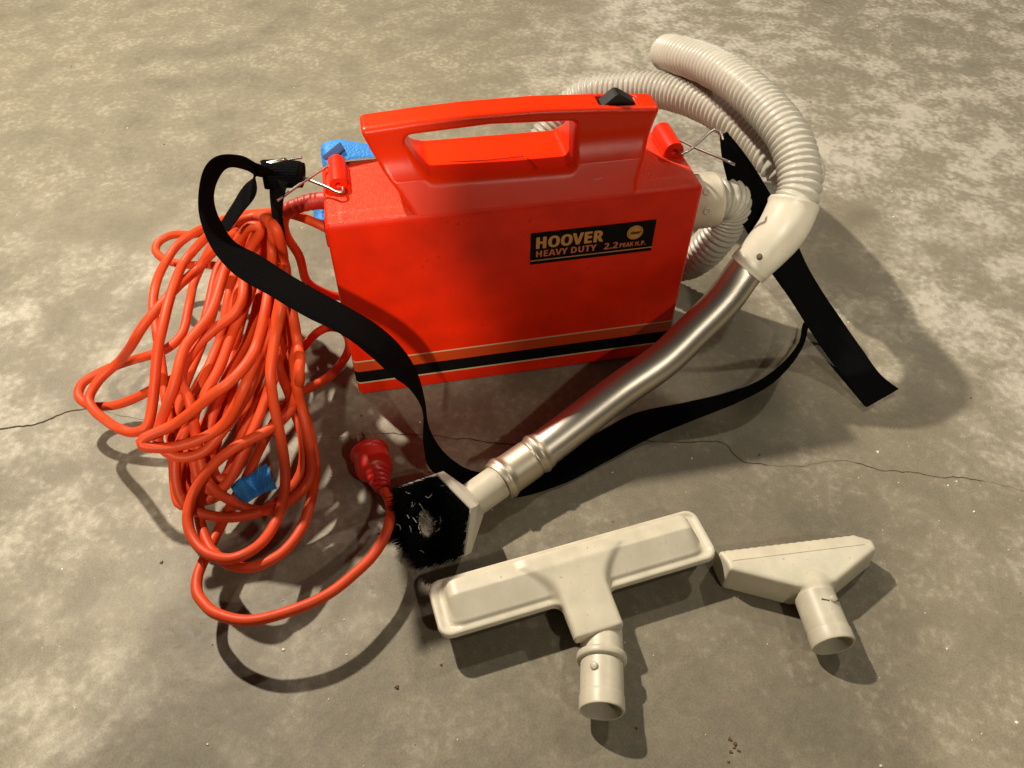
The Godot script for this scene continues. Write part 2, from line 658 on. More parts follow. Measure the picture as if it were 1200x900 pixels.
	# grit and crumbs lying on it
	for kind in 2:
		var gb := Builder.new()
		for i in (260 if kind == 0 else 170):
			var p := Vector3(rng.randf_range(-1.0, 1.0), 0, rng.randf_range(-1.0, 0.42))
			if kind == 0 and rng.randf() < 0.45:
				p = Vector3(rng.randf_range(-0.45, 0.6), 0, rng.randf_range(0.05, 0.42))
			var size := 0.0005 + 0.0010 * pow(rng.randf(), 3.0)
			pebble(gb, p, size, rng)
		if kind == 1:
			for spot in [[167, 352, 1.5], [170, 355, 1.8], [172, 360, 1.6], [169, 358, 1.2], [166, 361, 1.4], [163, 368, 1.2], [170, 374, 1.0], [-85, 318, 2.2], [-52, 300, 1.2], [98, 345, 1.1], [-300, 215, 1.8]]:
				pebble(gb, Vector3(spot[0], 0, spot[1]) * 0.001, spot[2] * 0.001, rng)
		var o := part("pale_grit" if kind == 0 else "dark_crumbs", gb.mesh(), materials.grit if kind == 0 else materials.crumb, floor_mesh)
		o.set_meta("kind", "stuff")


func pebble(b: Builder, at: Vector3, size: float, rng: RandomNumberGenerator) -> void:
	var top: Array = []
	var low: Array = []
	for k in 5:
		var a := TAU * k / 5.0 + rng.randf() * 0.8
		var r := size * rng.randf_range(0.7, 1.3)
		low.append(at + Vector3(cos(a) * r, 0.0001, sin(a) * r))
		top.append(at + Vector3(cos(a) * r * 0.6, size * 0.7, sin(a) * r * 0.6))
	top.reverse()
	low.reverse()
	for k in 5:
		var q := (k + 1) % 5
		b.flat([low[k], low[q], top[q], top[k]])
	b.flat(top)


# ---------------------------------------------------------------- the vacuum
func loft(rings: Array, hx: float, hz: float, r: float, cap := true) -> ArrayMesh:
	# stacked rounded rectangles [height, inset]; a repeated ring makes a hard edge
	var b := Builder.new()
	var per := 6
	var count := per * 4 + 4
	var c := rings.size()
	for i in c:
		var g: Array = rings[i]
		var q0: Array = rings[maxi(i - 1, 0)]
		var q1: Array = rings[mini(i + 1, c - 1)]
		var d := Vector2(q0[1] - q1[1], q1[0] - q0[0])
		var n2 := Vector2(d.y, -d.x).normalized()
		var ins: float = g[1]
		var rr := maxf(r - ins, 0.0015)
		for k in count + 1:
			var kk := k % count
			var quarter := kk / (per + 1)
			var a := (quarter + float(kk % (per + 1)) / per) * PI / 2.0
			var cx := (hx - ins - rr) * (1.0 if quarter == 0 or quarter == 3 else -1.0)
			var cz := (hz - ins - rr) * (1.0 if quarter < 2 else -1.0)
			var out := Vector3(cos(a), 0, sin(a))
			b.vert(Vector3(cx, g[0], cz) + out * rr, (out * n2.x + Vector3.UP * n2.y).normalized(), Vector2(cx + out.x * rr, g[0]) * 10.0)
	for i in c - 1:
		for k in count:
			var q := i * (count + 1) + k
			b.quad(q, q + 1, q + count + 2, q + count + 1)
	if cap:
		for e in [0, c - 1]:
			var ring: Array = []
			for k in count:
				ring.append(b.v[e * (count + 1) + k])
			if e > 0:
				ring.reverse()
			b.flat(ring)
	return b.mesh()


func band(y0: float, y1: float, hx: float, hz: float, r: float) -> ArrayMesh:
	return loft([[y0, 0.0], [y1, 0.0]], hx, hz, r, false)


func letters(text: String, cap_left: Vector2, size: Vector2, z: float, mat: Material, parent: Node, italic := 0.0, weight := 700, bold := 0.0) -> void:
	# raised print, fitted to a rectangle whose lower left corner is cap_left
	var font := SystemFont.new()
	font.font_names = PackedStringArray(["Droid Sans"])
	font.font_weight = weight
	var t := TextMesh.new()
	t.text = text
	t.font = font
	t.font_size = 48
	t.pixel_size = 0.001
	t.depth = 0.01
	t.curve_step = 1.0
	var box := t.get_aabb()
	var sx := size.x / box.size.x
	var sy := size.y / box.size.y
	var basis := Basis(Vector3(sx, 0, 0), Vector3(italic * sy, sy, 0), Vector3(0, 0, 0.02))
	var place := Transform3D(basis, Vector3(cap_left.x, cap_left.y, z) - basis * Vector3(box.position.x, box.position.y, 0))
	var st := SurfaceTool.new()
	for k in (5 if bold > 0.0 else 1):
		# bolder strokes: the same letters struck a few times, each a hair to the side and above
		var shift: Vector3 = [Vector3.ZERO, Vector3(bold, 0, 0.00001), Vector3(-bold, 0, 0.00002), Vector3(0, bold * 0.5, 0.00003), Vector3(0, -bold * 0.5, 0.00004)][k]
		st.append_from(t, 0, Transform3D(Basis(), shift) * place)
	part("lettering", st.commit(), mat, parent)


func handle_field(p: Vector3) -> float:
	var side := Vector2(p.x, p.y)
	var outer := sd_poly(side, handle_outline) - 0.004
	var slot := sd_poly(side, slot_outline) - 0.006
	var front := 0.0
	var back := 0.0
	if p.y > 0.264:
		front = 0.0170
		back = -0.0130
	elif p.y > 0.238:
		var t := (0.264 - p.y) / 0.026
		front = 0.0170 + 0.0150 * t * t
		back = -0.0130 - 0.0200 * t * t
	else:
		var t := minf((0.238 - p.y) / 0.0245, 1.0)
		front = 0.032 + 0.0155 * t
		back = -0.033 - 0.0145 * t
	var d := smax(outer, -slot, 0.004)
	d = smax(d, (p.z - front) * 0.85, 0.006)
	d = smax(d, (back - p.z) * 0.85, 0.006)
	d = smax(d, -sd_box(p - Vector3(0.092, 0.2810, 0.0025), Vector3(0.0180, 0.008, 0.0078), 0.001), 0.001)
	return smax(d, 0.200 - p.y, 0.002)


var handle_outline := PackedVector2Array([Vector2(-0.1215, 0.2745), Vector2(-0.08, 0.2770), Vector2(-0.04, 0.2785), Vector2(0.02, 0.2780), Vector2(0.07, 0.2750), Vector2(0.1225, 0.2705), Vector2(0.1195, 0.260), Vector2(0.111, 0.240), Vector2(0.103, 0.222), Vector2(0.099, 0.19), Vector2(-0.082, 0.19), Vector2(-0.089, 0.215), Vector2(-0.098, 0.230), Vector2(-0.109, 0.245), Vector2(-0.1165, 0.260)])
var slot_outline := PackedVector2Array([Vector2(-0.085, 0.2630), Vector2(-0.02, 0.2655), Vector2(0.047, 0.2620), Vector2(0.044, 0.2405), Vector2(-0.071, 0.2430), Vector2(-0.079, 0.2520)])


func build_vacuum() -> void:
	var t := thing("canister_vacuum", "bright red boxy portable vacuum with a carry handle and black nameplate, standing on the floor", "vacuum cleaner", Vector3(-0.0049, 0, -0.0609), deg_to_rad(12.0))
	var hx := 0.166
	var hz := 0.0493
	part("housing", loft([[0.0, 0.006], [0.002, 0.002], [0.006, 0.0], [0.2085, 0.0], [0.2115, 0.0007], [0.2137, 0.0026]], hx, hz, 0.005), materials.red_body, t)
	part("top_cover", loft([[0.2128, 0.0022], [0.2137, 0.0027], [0.2146, 0.0045], [0.2168, 0.016], [0.2190, 0.032], [0.2200, 0.0470]], hx, hz, 0.005), materials.red_top, t)
	var h := part("carry_handle", nets(handle_field, Vector3(-0.131, 0.196, -0.052), Vector3(0.131, 0.304, 0.052), 0.0021), materials.red_gloss, t)
	var tick := func(_far: float, _a: float) -> float: return 0.00035
	for mark in [[[-54, 238, 7], [-23, 238, 10], [6, 238, 10], [10, 238, 10.5]], [[12, 238, 13], [15, 238, 22], [17, 238, 30]], [[34, 238, -8], [35, 238, -8.5]], [[44, 238, 29], [45, 238, 30]]]:
		var kb := Builder.new()
		sweep(kb, spline(points(mark), 0.002), tick, 5, true)
		part("scuff_mark", kb.mesh(), materials.scuff, h, Vector3(0, -0.0013, 0))
	var wb := Builder.new()
	sweep(wb, spline(points([[65, 226, 40], [68, 226.5, 39.8], [70, 226.2, 40], [73, 227, 39.4]]), 0.001), tick, 5, true)
	part("scuff_mark", wb.mesh(), materials.pale_scuff, h)
	# rocker switch, its button peaked in the middle
	var rb := Builder.new()
	var prof := [Vector2(-0.0150, 0.2720), Vector2(-0.0146, 0.2760), Vector2(-0.0040, 0.2847), Vector2(-0.0020, 0.2855), Vector2(0.0010, 0.2849), Vector2(0.0140, 0.2770), Vector2(0.0150, 0.2720)]
	var near: Array = []
	var far: Array = []
	for q in prof:
		near.append(Vector3(q.x, q.y, 0.0065))
		far.append(Vector3(q.x, q.y, -0.0065))
	var flip := near.duplicate()
	flip.reverse()
	rb.flat(flip)
	rb.flat(far)
	for i in prof.size() - 1:
		rb.flat([near[i], near[i + 1], far[i + 1], far[i]])
	part("rocker_switch", rb.mesh(), materials.black_plastic, h, Vector3(0.0915, 0, 0.0025))

	# printed bands round the foot of the housing
	part("gold_line", band(0.0508, 0.0524, hx + 0.0004, hz + 0.0004, 0.0054), materials.pale_line, t)
	part("orange_stripe", band(0.0374, 0.0508, hx + 0.0003, hz + 0.0003, 0.0053), materials.orange_band, t)
	part("black_stripe", band(0.0222, 0.0374, hx + 0.0004, hz + 0.0004, 0.0054), materials.black_print, t)
	part("gold_line", band(0.0202, 0.0222, hx + 0.0003, hz + 0.0003, 0.0053), materials.pale_line, t)

	# nameplate
	var plate := part("nameplate", chamfered(Vector3(0.1165, 0.0350, 0.0010), 0.0004), materials.black_print, t, Vector3(0.0676, 0.1662, hz + 0.0004))
	plate.set_meta("label", "black nameplate with gold and copper lettering")
	var z := 0.0005
	letters("HOOVER", Vector2(-0.0529, 0.0003), Vector2(0.0620, 0.0124), z, materials.gold, plate, 0.0, 700, 0.00045)
	letters("HEAVY DUTY", Vector2(-0.0529, -0.0092), Vector2(0.0567, 0.0068), z, materials.copper, plate, 0.0, 700, 0.00008)
	letters("2.2", Vector2(0.0112, -0.0096), Vector2(0.0132, 0.0072), z, materials.copper, plate, 0.0, 700, 0.00008)
	letters("PEAK H.P.", Vector2(0.0262, -0.0094), Vector2(0.0250, 0.0050), z, materials.copper, plate, 0.0, 700, 0.00008)
	part("gold_rule", chamfered(Vector3(0.1160, 0.0010, 0.0004), 0.0001), materials.gold, plate, Vector3(0, -0.0130, z + 0.0001))
	var badge := Builder.new()
	lathe(badge, [[0.0, 0.0004], [0.0062, 0.0004], [0.0062, 0.0004], [0.0062, 0.0]], Transform3D(Basis(Vector3.RIGHT, PI / 2.0), Vector3.ZERO), 32)
	lathe(badge, [[0.0067, 0.0], [0.0067, 0.0004], [0.0067, 0.0004], [0.0076, 0.0004], [0.0076, 0.0004], [0.0076, 0.0]], Transform3D(Basis(Vector3.RIGHT, PI / 2.0), Vector3.ZERO), 32)
	part("round_badge", badge.mesh(), materials.gold, plate, Vector3(0.0392, 0.0062, z))
	letters("Hoover", Vector2(0.0343, 0.0045), Vector2(0.0095, 0.0036), z + 0.0006, materials.black_print, plate, 0.45, 700)

	# strap lugs at both ends of the top: a barrel on a low saddle
	for s in [-1.0, 1.0]:
		var lb := Builder.new()
		var r := 0.0078 if s < 0 else 0.0092
		lathe(lb, [[0.0028, 0.010], [0.0028, 0.0], [0.0028, 0.0], [r - 0.001, 0.0], [r, 0.001], [r, 0.037], [r - 0.001, 0.038], [r - 0.001, 0.038], [0.0, 0.038]], Transform3D(Basis(Vector3.RIGHT, -PI / 2.0), Vector3(0.151 * s, 0.2235, 0.006)), 24)
		var lug := part("strap_lug", lb.mesh(), materials.red_body, t)
		part("saddle", chamfered(Vector3(0.022, 0.016, 0.036), 0.004), materials.red_body, lug, Vector3(0.152 * s, 0.2150, -0.0125))
	# screws and seam of the cord entry
	var gb := Builder.new()
	lathe(gb, [[0.0, 0.004], [0.0125, 0.004], [0.0135, 0.003], [0.0135, 0.0], [0.0135, -0.002]], Transform3D(Basis(Vector3.BACK, PI / 2.0), Vector3(-0.166, 0.172, 0.0)), 24)
	part("cord_grommet", gb.mesh(), materials.boot, t)


func build_hose() -> void:
	var t := thing("suction_hose", "cream ribbed vacuum hose looping up behind the red vacuum", "vacuum hose")
	var out := Vector3(cos(deg_to_rad(12.0)), 0, -sin(deg_to_rad(12.0)))
	var start := Vector3(-0.0049, 0.162, -0.0609) + out * 0.1665 + Vector3(0.0, 0, 0.0)
	# collar that plugs into the right-hand end of the vacuum
	var cb := Builder.new()
	lathe(cb, [[0.0290, 0.0], [0.0290, 0.003], [0.0290, 0.003], [0.0272, 0.003], [0.0272, 0.003], [0.0268, 0.036], [0.0258, 0.0395], [0.0225, 0.0412], [0.0, 0.0412]], facing(start, out), 40)
	var collar := part("machine_collar", cb.mesh(), materials.beige_grey, t)
	for a in [-0.35, 0.55]:
		var dir := (Vector3.UP * cos(a) + Vector3(0.2, 0, 0.98) * sin(a)).normalized()
		if a < 0:
			dir = (Vector3.UP * 0.80 + Vector3(0.2, 0, 0.98) * 0.60).normalized()
		else:
			dir = (Vector3.UP * 0.25 + Vector3(0.2, 0, 0.98) * 0.97).normalized()
		var sb := Builder.new()
		lathe(sb, [[0.0, 0.0005], [0.0020, 0.0005], [0.0024, 0.0012], [0.0034, 0.0012], [0.0038, 0.0], [0.0038, -0.002]], facing(start + out * 0.020 + dir * 0.0270, dir), 16)
		part("pin", sb.mesh(), materials.beige, collar)
	var list := [[0, 0, 0], [205, 161, -107], [216, 153, -115], [220, 130, -121], [213, 98, -124], [197, 62, -134], [168, 34, -160], [112, 24, -205], [52, 23, -236], [12, 27, -265], [14, 55, -305], [40, 98, -334], [64, 126, -345],
		[87, 144, -343], [116, 155, -333], [149, 164, -321], [180, 171, -299], [208, 176, -267], [233, 177, -230], [255, 172, -195], [273, 165, -165], [294, 153, -159], [311, 142, -184], [313, 135, -228], [298, 135, -281], [273, 140, -339], [241, 147, -384], [208, 160, -399], [186, 176, -386], [176, 193, -353], [183, 207, -316], [204, 221, -264], [225, 229, -206], [245, 226, -158], [259, 217, -125], [266, 203, -98], [266, 188, -79], [258, 174, -66]]
	var path := points(list)
	path[0] = start + out * 0.038
	var hb := Builder.new()
	var pitch := 0.0064
	var rib := func(far: float, a: float) -> float:
		var ph := fposmod((far + 0.0016 * sin(far * 31.0) + 0.0007 * sin(far * 97.0 + 1.0)) / pitch + a / TAU, 1.0)
		var w := 0.5 + 0.5 * cos(ph * TAU)
		return 0.0180 + 0.0025 * pow(w, 0.6) + 0.0002 * sin(far * 211.0 + a * 2.0)
	sweep(hb, spline(path, 0.0009), rib, 28, true)
	part("ribbed_hose", hb.mesh(), materials.hose, t)
	# curved cuff that takes the wand
	var wb := Builder.new()
	var cuff := spline(points([[262, 182, -73], [259, 174, -66], [251, 161, -55], [239, 145, -47], [224, 127, -39]]), 0.003)
	var fat := func(far: float, _a: float) -> float:
		var f := clampf(far / 0.073, 0.0, 1.0)
		var lip := 0.0010 * exp(-pow((f - 0.97) / 0.03, 2.0)) + 0.0012 * exp(-pow((f - 0.03) / 0.03, 2.0))
		return lerpf(0.0224, 0.0192, f) + 0.0018 * sin(PI * pow(f, 0.7)) + lip
	sweep(wb, cuff, fat, 40, true)
	var elbow := part("wand_cuff", wb.mesh(), materials.beige, t)
	var pb := Builder.new()
	lathe(pb, [[0.0, 0.0012], [0.0018, 0.0012], [0.0026, 0.0005], [0.0028, -0.003]], facing(Vector3(0.2275, 0.1525, -0.0275), Vector3(-0.35, 0.8, 0.5)), 16)
	part("screw", pb.mesh(), materials.dark_inside, elbow)


func build_wand() -> void:
	var t := thing("metal_wand", "bent shiny metal wand tube running from the hose cuff down to the dusting brush", "wand tube")
	var path := spline(points([[232, 137, -43], [223, 126, -39], [202, 106, -17], [174, 88, 6], [144, 71, 30], [103, 55, 55], [54, 40, 92], [17, 31, 121], [8, 30, 128]]), 0.004)
	var b := Builder.new()
	var even := func(_far: float, _a: float) -> float: return 0.0176
	sweep(b, path, even, 40, true)
	part("tube", b.mesh(), materials.tube, t)
	var sb := Builder.new()
	var sleeve := spline(points([[30, 34, 111], [17, 31, 121], [-9, 28, 142], [-12, 28, 145]]), 0.0012)
	var ring := func(far: float, _a: float) -> float:
		var f := far / 0.054
		return 0.0184 + 0.0014 * exp(-pow((f - 0.13) / 0.05, 2.0)) + 0.0020 * exp(-pow((f - 0.87) / 0.07, 2.0)) - 0.0009 * exp(-pow((f - 0.24) / 0.03, 2.0))
	sweep(sb, sleeve, ring, 40, true)
	part("end_sleeve", sb.mesh(), materials.sleeve, t)


func build_brush() -> void:
	var t := thing("dusting_brush", "six-sided cream dusting brush with black linty bristles at the wand's end", "dusting brush")
	var c := Vector3(-0.0667, 0.0353, 0.1901)
	var n := Vector3(-0.4407, 0.5919, 0.6749).normalized()
	var f := facing(c, n)
	# hexagonal hood that narrows to a round neck
	var b := Builder.new()
	var mouth := Vector3(-0.020, 0.0275, 0.1515)
	var neck := Vector3(-0.034, 0.026, 0.1630)
	var along := (mouth - neck).normalized()
	var nf := facing(neck, along)
	var count := 48
	var rings: Array = []
	var hexpoint := func(a: float, rad: float) -> Vector3:
		var k := floorf(a / (PI / 3.0) + 0.00001)
		var a0: float = k * PI / 3.0
		var u := (a - a0) / (PI / 3.0)
		var p0 := Vector3(cos(a0), 0, sin(a0))
		var p1 := Vector3(cos(a0 + PI / 3.0), 0, sin(a0 + PI / 3.0))
		return p0.lerp(p1, u) * rad
	for ring in 5:
		var row := PackedVector3Array()
		for k in count:
			var a := TAU * k / count
			var hex: Vector3 = hexpoint.call(a, 1.0)
			hex = (f.basis * Basis(Vector3.UP, -1.3286)) * hex
			match ring:
				0: row.append(c - n * 0.004 + hex * 0.0385)
				1: row.append(c + hex * 0.0405)
				2: row.append(c + hex * 0.0420)
				3: row.append(c - n * 0.0105 + hex * 0.0420)
				4:
					var q := hex - along * hex.dot(along)
					row.append(neck + q.normalized() * 0.0172)
		rings.append(row)
	for r in 4:
		var r0: PackedVector3Array = rings[r]
		var r1: PackedVector3Array = rings[r + 1]
		var mid := (neck + c) * 0.5
		for k in count:
			var q := (k + 1) % count
			var face := [r0[k], r0[q], r1[q], r1[k]]
			b.flat(face)
	var inside := PackedVector3Array(rings[0])
	var disc: Array = []
	for p in inside:
		disc.append(p)
	b.flat(disc)
	part("hood", b.mesh(), materials.beige, t)
	var nb := Builder.new()
	var even := func(_far: float, _a: float) -> float: return 0.0158
	sweep(nb, PackedVector3Array([neck - along * 0.010, neck, neck.lerp(mouth, 0.5), mouth + along * 0.012]), even, 32, true)
	part("neck", nb.mesh(), materials.beige_grey, t)
	# bristles: a dense ring of short black hairs, splayed a little
	var rng := RandomNumberGenerator.new()
	rng.seed = 77
	var hb := Builder.new()
	var basis := f.basis * Basis(Vector3.UP, -1.3286)
	for i in 6000:
		var a := rng.randf() * TAU
		var hex: Vector3 = hexpoint.call(a, 1.0)
		var q := pow(rng.randf(), 0.6)
		var rad := lerpf(0.0125, 0.0385, q)
		var root: Vector3 = c - n * 0.003 + basis * hex * rad
		var lean: Vector3 = (basis * hex) * rng.randf_range(-0.05, 0.42) * q + basis * Vector3(rng.randf_range(-1, 1), 0, rng.randf_range(-1, 1)) * 0.10
		var dir := (n + lean).normalized()
		var tip := root + dir * rng.randf_range(0.0125, 0.0185)
		var w := 0.00032
		var u := dir.cross(Vector3.UP).normalized() * w
		var v := dir.cross(u).normalized() * w
		var q3: Array = []
		for k in 3:
			var o := u * cos(TAU * k / 3.0) + v * sin(TAU * k / 3.0)
			q3.append(hb.vert(root + o, o.normalized()))
			q3.append(hb.vert(tip + o * 0.5, (o.normalized() + dir).normalized()))
		for k in 3:
			var m := (k + 1) % 3
			hb.quad(q3[k * 2], q3[m * 2], q3[m * 2 + 1], q3[k * 2 + 1])
	var hairs := part("bristles", hb.mesh(), materials.bristle, t)
	hairs.set_meta("kind", "stuff")
	# dust and lint caught in them
	var lb := Builder.new()
	for i in 34:
		var a := rng.randf() * TAU
		var rad := rng.randf_range(0.002, 0.030) if i < 18 else rng.randf_range(0.004, 0.012)
		var p := c + n * rng.randf_range(0.011, 0.0150) + f.basis * Vector3(cos(a), 0, sin(a)) * rad
		var path := PackedVector3Array([p])
		var d := f.basis * Vector3(rng.randf_range(-1, 1), 0.1, rng.randf_range(-1, 1)).normalized()
		for k in 4:
			d = (d + f.basis * Vector3(rng.randf_range(-1, 1), rng.randf_range(-0.3, 0.3), rng.randf_range(-1, 1)) * 0.8).normalized()
			path.append(path[k] + d * rng.randf_range(0.0008, 0.0024))
		var fluff := rng.randf_range(0.00016, 0.00042)
		var thin := func(_far: float, _a: float) -> float: return fluff
		sweep(lb, spline(path, 0.0008), thin, 5, true)
	var lint := part("lint", lb.mesh(), materials.lint, t)
	lint.set_meta("kind", "stuff")
	var plug := Builder.new()
	var oval := f * Transform3D(Basis(Vector3.UP, 0.6) * Basis.from_scale(Vector3(0.45, 1, 1)), Vector3(0.0, 0.0, 0.0))
	lathe(plug, [[0.0125, -0.003], [0.0125, 0.0085], [0.0120, 0.0095], [0.0105, 0.0095], [0.0095, 0.0088], [0.0, 0.0080]], oval, 28)
	part("inlet_lip", plug.mesh(), plastic(Color(0.20, 0.17, 0.12), 0.9), t)


func build_strap() -> void:
	var t := thing("shoulder_strap", "black woven shoulder strap draped across the front of the red vacuum", "strap")
	var sling := [
		[-207, 226, -30, -198, 250, -5], [-217, 233, -21, -207, 260, 2], [-221, 245, -11, -212, 273, 13], [-228, 255, 0, -221, 282, 26], [-230, 262, 28, -225, 289, 54], [-228, 260, 50, -224, 283, 80], [-219, 255, 71, -218, 277, 102], [-208, 245, 83, -210, 265, 116], [-190, 235, 87, -199, 249, 122], [-171, 220, 90, -174, 231, 127], [-149, 205, 93, -151, 214, 130], [-128, 185, 90, -129, 194, 127], [-108, 160, 85, -110, 165, 123], [-92, 130, 82, -96, 138, 119], [-83, 100, 82, -86, 119, 114], [-79, 70, 86, -77, 95, 115], [-76, 40, 94, -77, 60, 127], [-65, 18, 102, -74, 38, 134], [-41, 4, 113, -56, 4, 126], [0, 4, 116, -6, 4, 145], [42, 3, 99, 46, 3, 129], [85, 3, 67, 93, 3, 100], [126, 3, 40, 139, 6, 72], [176, 3, 25, 187, 20, 57], [221, 6, 13, 226, 29, 43], [258, 10, -2, 256, 35, 27], [286, 16, -23, 279, 40, 6], [308, 18, -50, 299, 42, -22], [326, 16, -85, 316, 41, -58], [338, 8, -75, 351, 20, -79], [356, 3, -40, 375, 6, -51], [362, 2, 5, 393, 2, -15], [366, 2, 24, 403, 2, 1]]
	part("sling_band", webbing(sling), materials.webbing, t)
	var hanging := [
		[193, 218, -124, 209, 203, -160], [197, 202, -115, 226, 190, -142], [205, 182, -111, 241, 175, -131], [216, 156, -111, 257, 156, -122], [231, 132, -106, 272, 138, -111], [250, 110, -89, 290, 114, -99], [267, 90, -77, 306, 90, -94], [289, 66, -68, 327, 64, -84], [310, 42, -55, 351, 38, -72], [334, 20, -26, 370, 24, -38], [354, 8, 8, 390, 10, -9], [363, 5, 28, 404, 5, 2]]
	part("hanging_band", webbing(hanging), materials.webbing, t)
	part("inner_ply", webbing([[-218, 232, -25, -211, 258, 2], [-227, 228, -19, -209, 241, 12], [-243, 210, -12, -224, 223, 18], [-259, 190, -8, -239, 206, 20]]), materials.webbing, t)
	part("loose_tail", webbing([[-212, 225, -32, -188, 238, -5], [-214, 210, -28, -193, 226, -1], [-217, 190, -29, -198, 207, -1], [-219, 165, -27, -200, 184, 0], [-219, 140, -24, -203, 162, 3]]), materials.webbing, t)
	# the left end: webbing rolled round the wire, a steel slide with its bar
	var rb := Builder.new()
	var roll := spline(points([[-216, 230, -28], [-207, 229, -31], [-192, 228, -33], [-183, 227, -33]]), 0.002)
	var fat := func(far: float, a: float) -> float:
		var f := clampf(far / 0.034, 0.0, 1.0)
		return (0.0128 - 0.0012 * f) * (1.0 + 0.06 * cos(a * 2.0)) * (1.0 if f > 0.05 and f < 0.93 else 0.93)
	sweep(rb, roll, fat, 24, true)
	part("rolled_end", rb.mesh(), materials.webbing, t)
	var thin := func(_far: float, _a: float) -> float: return 0.0013
	var ring := Builder.new()
	var loop := PackedVector3Array()
	for k in 17:
		var a := TAU * k / 16.0
		loop.append(Vector3(-0.208, 0.237, -0.036) + Vector3(0.95, 0.1, -0.25).normalized() * cos(a) * 0.011 + Vector3(0.2, 0.45, 0.8).normalized() * sin(a) * 0.006)
	sweep(ring, spline(loop, 0.002), func(_far: float, _a: float) -> float: return 0.0020, 10, false)
	sweep(ring, points([[-218, 232, -38], [-203, 232, -47], [-187, 231, -55]]), thin, 10, true)
	part("slide_buckle", ring.mesh(), materials.steel, t)
	var wire := Builder.new()
	sweep(wire, spline(points([[-150, 222, -42], [-153, 224, -50], [-160, 226, -52], [-178, 227, -27], [-197, 226, 3]]), 0.002), thin, 10, true)
	sweep(wire, spline(points([[-147, 224, -20], [-146, 224, -14], [-150, 224, -13], [-160, 224, -20], [-184, 226, -32], [-196, 228, -38]]), 0.002), thin, 10, true)
	part("wire_hook", wire.mesh(), materials.steel, t)
	var other := Builder.new()
	sweep(other, spline(points([[147, 223, -90], [150, 223, -85], [155, 223, -87], [170, 222, -107], [184, 222, -126], [188, 222, -129], [193, 221, -126], [196, 216, -122]]), 0.001), thin, 10, true)
	sweep(other, spline(points([[143, 223, -112], [148, 223, -111], [166, 222, -96], [184, 222, -81], [193, 221, -75], [198, 218, -76]]), 0.001), thin, 10, true)
	part("wire_hook", other.mesh(), materials.steel, t)


